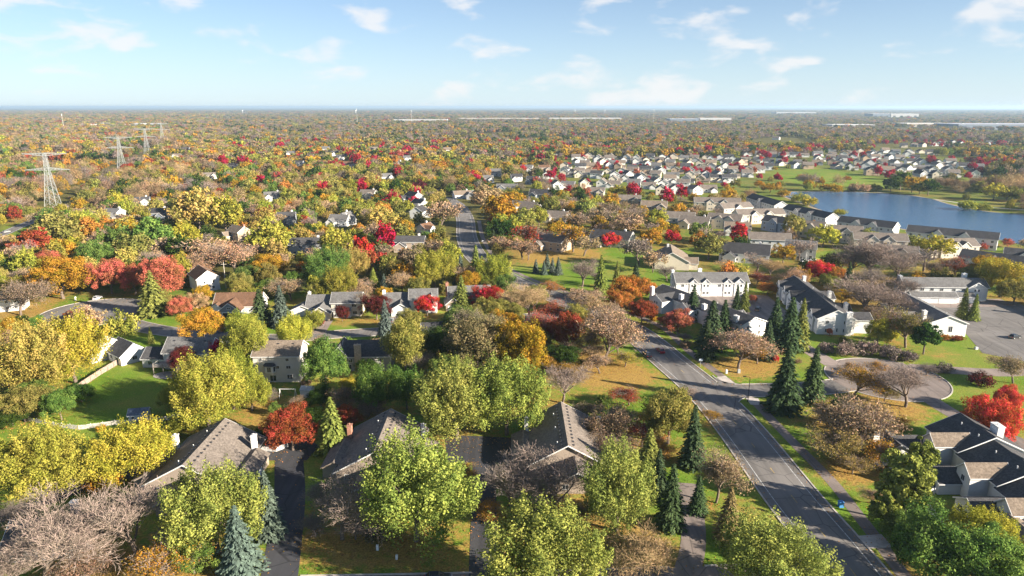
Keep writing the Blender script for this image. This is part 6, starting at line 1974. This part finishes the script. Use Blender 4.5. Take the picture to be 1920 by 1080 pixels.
# ------------------------------------------------------------------ the rest of the trees, grown where the map leaves room
lawns = [c[0] for c in COVER if c[1] < 0.2 and c[2] == 0.0]
OCC = [(t['x'], t['y'], t['w'] * 0.38) for t in TREES]
CLEAR += [(838, 372, 915, 492, 640), (960, 495, 1060, 520, 330), (0, 415, 48, 445, 480), (1455, 318, 1665, 346, 700), (1790, 333, 1920, 352, 620), (1468, 357, 1920, 402, 640), (1540, 385, 1920, 450, 500)]
CL = np.array([c for c in CLEAR])
frng = np.random.default_rng(21)


def free_spot(X, Y, w, h):
    if in_poly(X, Y, LAKE):
        return False
    for q in lawns:
        if in_poly(X, Y, q):
            return False
    for fx, fy, fr_ in FOOT:
        if abs(fx - X) < fr_ + w * 0.32 and abs(fy - Y) < fr_ + w * 0.32:
            return False
    p = Vector((X, Y))
    if Y < 760 and on_road(p, (), 3.5 + w * 0.12):
        return False
    cx, cyt = PX(X, Y, h)
    _, cyb = PX(X, Y, 0.5)
    wp_ = w * 1280 / (Y * CP + (CAM_H - h / 2) * SP)
    x0, x1, y0, y1 = cx - wp_ * 0.46, cx + wp_ * 0.46, cyt, cyb
    ox = np.minimum(CL[:, 2], x1) - np.maximum(CL[:, 0], x0)
    oy = np.minimum(CL[:, 3], y1) - np.maximum(CL[:, 1], y0)
    area = (CL[:, 2] - CL[:, 0]) * (CL[:, 3] - CL[:, 1])
    hit = (ox > 0) & (oy > 0) & (ox * oy > 0.22 * np.minimum(area, 900)) & (Y < CL[:, 4])
    return not hit.any()


def pick_style(X, Y, r):
    """kind and colour mix by neighbourhood"""
    px_, py_ = PX(X, Y, 6)
    if px_ < 700 and py_ > 385:
        tab = [('R', 'go', 7), ('R', 'ol', 14), ('R', 'g', 9), ('S', 'yg', 11), ('H', 'ta', 12), ('S', 'yt', 8), ('R', 'or', 2.5), ('H', 'br', 3), ('R', 'rb', 1.5), ('R', 'dg', 4), ('B', 'pk', 4), ('S', 'y', 6)]
    elif px_ < 420:
        tab = [('R', 'br', 8), ('R', 'or', 3), ('R', 'ol', 12), ('H', 'ta', 10), ('H', 'br', 9), ('R', 'go', 6), ('R', 'y', 4), ('R', 'rb', 3), ('R', 'dg', 5), ('B', 'pk', 10), ('R', 'g', 5), ('R', 'og', 5)]
    elif py_ > 300 and px_ < 980:
        tab = [('R', 'yg', 11), ('R', 'ol', 12), ('R', 'go', 7), ('R', 'g', 7), ('H', 'ta', 7), ('R', 'or', 2.5), ('R', 'br', 5), ('R', 'dg', 6), ('R', 'cr', 2.5), ('B', 'pk', 3), ('S', 'yt', 8)]
    elif py_ > 330:
        tab = [('H', 'ta', 12), ('H', 'br', 10), ('R', 'ol', 7), ('R', 'go', 7), ('B', 'pk', 8), ('R', 'yg', 3), ('R', 'dg', 3), ('R', 'or', 3), ('R', 're', 1)]
    elif py_ > 262:
        tab = [('R', 'ol', 13), ('R', 'br', 8), ('R', 'go', 8), ('R', 'og', 9), ('R', 'dg', 7), ('R', 'or', 2.5), ('R', 'cr', 4.0), ('H', 'pk', 8), ('P', 'sp', 3), ('R', 'yg', 7)]
    else:
        tab = [('R', 'ol', 14), ('R', 'br', 10), ('R', 'og', 12), ('R', 'go', 5), ('R', 'dg', 8), ('R', 'or', 1), ('H', 'pk', 14), ('H', 'gy', 8), ('R', 'cr', 0.8)]
    tot = sum(t[2] for t in tab)
    q = r * tot
    for k, c, w in tab:
        q -= w
        if q <= 0:
            return k, c
    return tab[0][:2]


def suburb(X, Y):
    px_, py_ = PX(X, Y, 0)
    return (1030 < px_ < 1500 and 296 < py_ < 372) or (1460 < px_ < 1850 and 296 < py_ < 336) or (1690 < px_ < 1910 and 266 < py_ < 280)


def corridor(X, Y):
    """open strip under the power line"""
    a = Vector(G(100, 390))
    b = Vector(G(306, 268))
    d = (b - a).normalized()
    p = Vector((X, Y)) - a
    s = p.dot(d)
    return abs(p.x * d.y - p.y * d.x) < 14 and -40 < s < 900


count = {}
for t in TREES:
    count[KNAME[t['kind']]] = count.get(KNAME[t['kind']], 0) + 1
LIMIT = {'leafy_tree': 300, 'thin_tree': 200, 'bare_tree': 120, 'spruce_tree': 90, 'shrub': 160}
pts, rots, scls, var, cols = [], [], [], [], []
FKEYS = ['R', 'S', 'H', 'P', 'r', 's', 'h']
FLIST = [(k, m) for k in FKEYS for m in FAR[k]]
FIDX = {k: [i for i, (q, _) in enumerate(FLIST) if q == k] for k in FKEYS}


def forest_tree(X, Y, w, h, kind, col):
    lk = {'R': 'R', 'O': 'R', 'S': 'S', 'H': 'H', 'B': 'H', 'P': 'P'}.get(kind, 'R')
    if Y < 900 and lk != 'P':
        lk = lk.lower()
    w0, h0, _ = KIND[{'r': 'R', 's': 'S', 'h': 'H'}.get(lk, lk)]
    base = PAL[col]
    j = frng.uniform(0.8, 1.2)
    pts.append((X, Y, 0.0))
    rots.append((0, 0, frng.uniform(0, 6.28)))
    scls.append((w / w0, w / w0, h / h0))
    var.append(FIDX[lk][frng.integers(0, len(FIDX[lk]))])
    cols.append((*[min(0.9, c * j * frng.uniform(0.92, 1.08)) for c in base], 1.0))


NOFILL = [gp(*q) for q in [((1270, 680), (1340, 690), (1500, 1000), (1480, 1080), (1400, 1040), (1290, 830)), ((1085, 690), (1220, 680), (1240, 725), (1090, 745)), ((330, 585), (870, 580), (870, 640), (330, 640)), ((540, 985), (900, 985), (900, 1090), (540, 1090)), ((120, 690), (340, 680), (350, 790), (120, 800)), ((1335, 670), (1480, 665), (1480, 730), (1340, 720)), ((1690, 630), (1920, 630), (1920, 720), (1640, 670)), ((1380, 750), (1480, 770), (1660, 1080), (1560, 1080)), ((0, 780), (330, 780), (250, 800), (0, 830)), ((490, 840), (600, 840), (600, 1080), (480, 1080)), ((1550, 660), (1800, 660), (1800, 770), (1550, 770))]] + [[(90, 234), (106, 230), (113, 262), (114, 290), (98, 293), (74, 289), (82, 262)], [(152, 213), (172, 200), (200, 203), (212, 240), (218, 285), (174, 284), (160, 262), (156, 240)], [(-62, 142), (-45, 142), (-44, 153), (-52, 158), (-63, 156)], [(-18, 141), (5, 141), (5, 157), (-19, 159)]]
bands = [(125, 268, 8.5), (268, 420, 9.5), (420, 620, 10.0), (620, 950, 10.5), (950, 1500, 12.5), (1500, 2300, 17.0), (2300, 4000, 25.0), (4000, 7000, 42.0), (7000, 14000, 85.0)]
for y0, y1, sp in bands:
    Y = y0
    while Y < y1:
        half = Y * 0.80 + 40
        X = -half
        while X < half:
            x = X + frng.uniform(-0.42, 0.42) * sp
            y = Y + frng.uniform(-0.42, 0.42) * sp
            X += sp
            stand = math.sin(x * 0.021 + 1.1 * math.sin(y * 0.013)) + math.sin(y * 0.017 + 2.0 + 1.3 * math.sin(x * 0.009))
            u = (0.25 * stand + 0.62 * frng.uniform() + 0.19) % 1.0
            kind, col = pick_style(x, y, u)
            w0, h0, _ = KIND[kind]
            w = w0 * frng.uniform(0.52, 1.0) * (1.0 + 0.28 * frng.uniform() ** 3) * (0.86 if kind == 'S' else 1.0)
            if y > 600:
                w *= 1.28
            if sp > 20:
                w *= sp / 19
            h = h0 * (w / w0) * frng.uniform(0.85, 1.12)
            if sp > 20:
                h = min(h, 15 * frng.uniform(0.7, 1.1))
            if y < 300 and any(in_poly(x, y, q) for q in NOFILL):
                continue
            if y < 268:      # gardens: undergrowth and small trees between the big ones
                if frng.uniform() < 0.3 or abs(PX(x, y, 3)[0] - 960) > 985 or False:
                    continue
                kind, col = [('H', 'br'), ('H', 'ta'), ('R', 'ol'), ('R', 'dg'), ('U', 'br'), ('U', 'ol'), ('H', 'go'), ('U', 'rb'), ('B', 'gy'), ('R', 'g'), ('U', 'go')][frng.integers(0, 11)]
                w = frng.uniform(3.5, 7.0) if kind != 'U' else frng.uniform(2.0, 4.0)
                h = w * frng.uniform(0.8, 1.1) if kind != 'U' else w * 0.6
            elif x > -5 and y < 430 and frng.uniform() < 0.42:
                continue
            if y >= 1300 and any(bx0 < x < bx1 and by0 < y < by1 for bx0, bx1, by0, by1, *_ in BIGS):
                continue
            if y >= 1300:
                qx, qy = PX(x, y, h)
                if any(q[5] - 4 < qx < q[6] + 4 and q[7] * 0.8 < y < q[7] and qy < PX(0, q[7], 3)[1] for q in BIGS) and frng.uniform() < 0.4:
                    continue
            qx_, qy_ = PX(x, y, 0)
            if 1215 < qx_ < 1920 and 362 < qy_ < 480 and frng.uniform() < 0.4:
                continue
            if suburb(x, y):
                if frng.uniform() < 0.72:
                    continue
                w *= 0.6
                h *= 0.6
                if frng.uniform() < 0.42:
                    kind, col = 'R', 'cr'
            if y < 1500 and corridor(x, y):
                if frng.uniform() < 0.7:
                    continue
                w *= 0.45
                h *= 0.3
            if 560 < y < 760 and 190 < x < 420 and frng.uniform() < 0.6:
                continue
            # open ground and streets leave gaps far out
            if y > 900 and math.sin(x * 0.009 + 1.7) + math.sin(y * 0.004 + x * 0.003) + math.sin(x * 0.021 - y * 0.011) > 1.45:
                continue
            if y < 1300:
                if any(abs(ox_ - x) < (orr + w * 0.36) and abs(oy_ - y) < (orr + w * 0.36) for ox_, oy_, orr in OCC if abs(oy_ - y) < 14):
                    continue
                if not free_spot(x, y, w, h):
                    continue
            nm = KNAME[kind]
            if y < 620 and count.get(nm, 0) < LIMIT.get(nm, 0) and abs(PX(x, y, 5)[0] - 960) < 990:
                tree_at(x, y, w, h, kind, col)
                count[nm] = count.get(nm, 0) + 1
            else:
                forest_tree(x, y, w, h, kind, col)
        Y += sp
print('trees', count, 'forest', len(pts))


def build_forest():
    src = bpy.data.collections.new('forest_sources')
    for i, (k, m) in enumerate(FLIST):
        o = bpy.data.objects.new(f'wood_{i:03d}', m)
        src.objects.link(o)
    me = bpy.data.meshes.new('forest')
    n = len(pts)
    me.vertices.add(n)
    me.vertices.foreach_set('co', np.array(pts, np.float32).ravel())
    for nm, typ, data, key in (('rot', 'FLOAT_VECTOR', np.array(rots, np.float32), 'vector'), ('scl', 'FLOAT_VECTOR', np.array(scls, np.float32), 'vector'), ('var', 'INT', np.array(var, np.int32), 'value'), ('tcol', 'FLOAT_COLOR', np.array(cols, np.float32), 'color')):
        a = me.attributes.new(nm, typ, 'POINT')
        a.data.foreach_set(key, data.ravel())
    o = obj('forest', me)
    o['kind'] = 'stuff'
    o['label'] = 'autumn woods and garden trees stretching away to the horizon'
    o['category'] = 'woods'
    ng = bpy.data.node_groups.new('forest_scatter', 'GeometryNodeTree')
    ng.interface.new_socket('Geometry', in_out='INPUT', socket_type='NodeSocketGeometry')
    ng.interface.new_socket('Geometry', in_out='OUTPUT', socket_type='NodeSocketGeometry')
    gi = ng.nodes.new('NodeGroupInput')
    go = ng.nodes.new('NodeGroupOutput')
    ci = ng.nodes.new('GeometryNodeCollectionInfo')
    ci.inputs['Collection'].default_value = src
    ci.inputs['Separate Children'].default_value = True
    ci.inputs['Reset Children'].default_value = True
    ip = ng.nodes.new('GeometryNodeInstanceOnPoints')
    ip.inputs['Pick Instance'].default_value = True

    def na(name, typ):
        x = ng.nodes.new('GeometryNodeInputNamedAttribute')
        x.data_type = typ
        x.inputs['Name'].default_value = name
        return x.outputs['Attribute']
    e2r = ng.nodes.new('FunctionNodeEulerToRotation')
    ng.links.new(na('rot', 'FLOAT_VECTOR'), e2r.inputs[0])
    ng.links.new(gi.outputs[0], ip.inputs['Points'])
    ng.links.new(ci.outputs[0], ip.inputs['Instance'])
    ng.links.new(na('var', 'INT'), ip.inputs['Instance Index'])
    ng.links.new(e2r.outputs[0], ip.inputs['Rotation'])
    ng.links.new(na('scl', 'FLOAT_VECTOR'), ip.inputs['Scale'])
    ng.links.new(ip.outputs[0], go.inputs[0])
    md = o.modifiers.new('scatter', 'NODES')
    md.node_group = ng


build_forest()

# ------------------------------------------------------------------ fallen leaves gather under the trees
def lay_litter():
    lit = LIT.copy()
    wild = WILD.copy()
    k = np.array([0.25, 0.5, 0.25])
    for _ in range(2):          # soft borders between lawn and litter
        for a in (lit, wild):
            a[1:-1] = k[0] * a[:-2] + k[1] * a[1:-1] + k[2] * a[2:]
            a[:, 1:-1] = k[0] * a[:, :-2] + k[1] * a[:, 1:-1] + k[2] * a[:, 2:]
    for t in TREES:
        if t['y'] > 700 or t['kind'] in 'PQU':
            continue
        r = t['w'] * 0.75
        i0, i1 = np.searchsorted(GX, (t['x'] - 2 * r, t['x'] + 2 * r))
        j0, j1 = np.searchsorted(GY, (t['y'] - 2 * r, t['y'] + 2 * r))
        gx, gy = np.meshgrid(GX[i0:i1], GY[j0:j1])
        amt = {'S': 0.16, 'R': 0.22, 'O': 0.15, 'H': 0.28, 'B': 0.25}[t['kind']]
        lit[j0:j1, i0:i1] += amt * np.exp(-((gx - t['x']) ** 2 + (gy - t['y']) ** 2) / (r * r))
    C = np.stack([np.clip(lit, 0, 1).ravel(), wild.ravel(), np.zeros(lit.size), np.ones(lit.size)], 1)
    ground.data.attributes['cover'].data.foreach_set('color', C.astype(np.float32).ravel())


lay_litter()


def scatter_leaves():
    """fallen leaves lying under the near trees and drifted along the kerbs"""
    rng = np.random.default_rng(5)
    out = []
    for t in TREES:
        if t['y'] > 300 or t['kind'] in 'PQU':
            continue
        n = int(26 * t['w'])
        a = rng.uniform(0, 6.283, n)
        r = t['w'] * 0.62 * np.abs(rng.normal(size=n)) + 0.3
        out.append(np.stack([t['x'] - 0.12 * t['w'] + r * np.cos(a), t['y'] + r * np.sin(a)], 1))
    for key in ('main_road', 'side_street_left', 'side_street_right'):
        L, hw = ROADS[key]
        ns = normals2(L)
        for i, q in enumerate(L):
            if q.y > 300:
                continue
            for s in (-1, 1):
                for _ in range(9):
                    o = q + ns[i] * s * (hw - abs(rng.normal()) * 0.55) + Vector((rng.uniform(-1.5, 1.5), rng.uniform(-1.5, 1.5))) * 0.6
                    out.append(np.array([[o.x, o.y]]))
    XY = np.concatenate(out)
    keep = np.ones(len(XY), bool)
    for L, hw in ROADS.values():
        P = np.array([(q.x, q.y) for q in L])
        for k in range(0, len(XY), 4000):
            d = np.sqrt(((XY[k:k + 4000, None, :] - P[None]) ** 2).sum(2)).min(1)
            keep[k:k + 4000] &= (d > hw - 1.3) | (rng.uniform(size=len(d)) < 0.12)
    XY = XY[keep]
    n = len(XY)
    P = np.column_stack([XY, rng.uniform(0.055, 0.10, n)])
    Nn = norm(np.column_stack([rng.normal(size=(n, 2)) * 0.25, np.ones(n)]))
    me = cards_mesh('fallen_leaves', P, Nn, rng.uniform(0.09, 0.2, n), 0.7, rng.uniform(0, 1, n), M['leaf'], rng=rng)
    o = obj('fallen_leaves', me, color=(0.42, 0.23, 0.06))
    o['kind'] = 'stuff'
    o['label'] = 'golden brown fallen leaves strewn under the trees and along kerbs'
    o['category'] = 'leaves'


scatter_leaves()

# ------------------------------------------------------------------ labels of the trees: look, then what they stand by
MARKS += [(60, 165, 'the main road'), (52, 205, 'the main road cars'), (-168, 263, 'the left turning circle'), (114, 194, 'the right turning circle'), (-100, 180, 'the fenced back lawn'), (69, 130, 'the path near the blue bin'), (*G(1080, 520), 'the green roadside lawn'), (*G(1560, 335), 'the park lawn'), (*G(1850, 343), 'the second park lawn'), (*G(1690, 385), 'the lake'), (*G(1480, 362), 'the tip of the lake'), (*G(100, 386), 'the nearest pylon'), (*G(230, 322), 'the second pylon'), (*G(60, 430), 'the far left road'), (*G(160, 470), 'the left woods edge'), (*G(965, 290), 'the long low white building'), (*G(1180, 330), 'the far suburb'), (*G(1350, 330), 'the suburb centre'), (*G(1650, 315), 'the houses behind the park'), (*G(1860, 300), 'the green plantation'), (-43, 125, 'the long dark driveway'), (-6, 125, 'the middle driveway'), (36, 115, 'the short driveway'), (*G(600, 320), 'the far reds on the left'), (*G(460, 310), 'the house between crimson trees'), (*G(760, 300), 'the far orange group')]
used = {}
for t in TREES:
    best = min((m for m in MARKS if m[2]), key=lambda m: (m[0] - t['x']) ** 2 + (m[1] - t['y']) ** 2)
    dx, dy = t['x'] - best[0], t['y'] - best[1]
    rel = ('right of' if dx > 0 else 'left of') if abs(dx) > abs(dy) else ('behind' if dy > 0 else 'in front of')
    size = 'small ' if t['h'] < 6.5 and t['kind'] != 'U' else ('tall ' if t['h'] > 15 else '')
    kw = KWORD[t['kind']]
    key = (size, WORD[t['col']], kw, rel, best[2])
    used.setdefault(key, []).append((dx * dx + dy * dy, t))
for (size, cw, kw, rel, mk), lst in used.items():
    lst.sort(key=lambda q: q[0])
    for i, (_, t) in enumerate(lst):
        tail = '' if len(lst) == 1 else (', closest one' if i == 0 else f', {ORD[min(i, 20)]} closest')
        lab = f'{size}{cw} {kw} {rel} {mk}{tail}'
        if len(lab.split()) > 16:
            lab = f'{cw} {kw} {rel} {mk}{tail}'
        if len(lab.split()) > 16:
            lab = f'{cw} {kw.split()[-1]} {rel} {mk}{tail}'
        tag(t['root'], lab, KCAT[t['kind']], {'leafy_tree': 'leafy trees in autumn colour', 'thin_tree': 'thinly leaved trees', 'bare_tree': 'bare trees', 'spruce_tree': 'spruces', 'pine_tree': 'pines', 'shrub': 'low shrubs'}[KNAME[t['kind']]])

# ------------------------------------------------------------------ the air: thin even haze over the whole place
def build_haze():
    m, nt, out = new_mat('haze_air')
    pv = N(nt, 'ShaderNodeVolumePrincipled')
    pv.inputs['Color'].default_value = (0.58, 0.78, 1.0, 1)
    pv.inputs['Density'].default_value = HAZE
    pv.inputs['Anisotropy'].default_value = 0.25
    nt.links.new(pv.outputs[0], out.inputs['Volume'])
    o = obj('haze', MB().box(-46000, 46000, -4000, 50000, -1.5, 96).mesh('haze', m))
    o['kind'] = 'stuff'
    o['label'] = 'thin blue autumn haze lying over the whole plain'
    o['category'] = 'haze'


HAZE = 0.000065
build_haze()
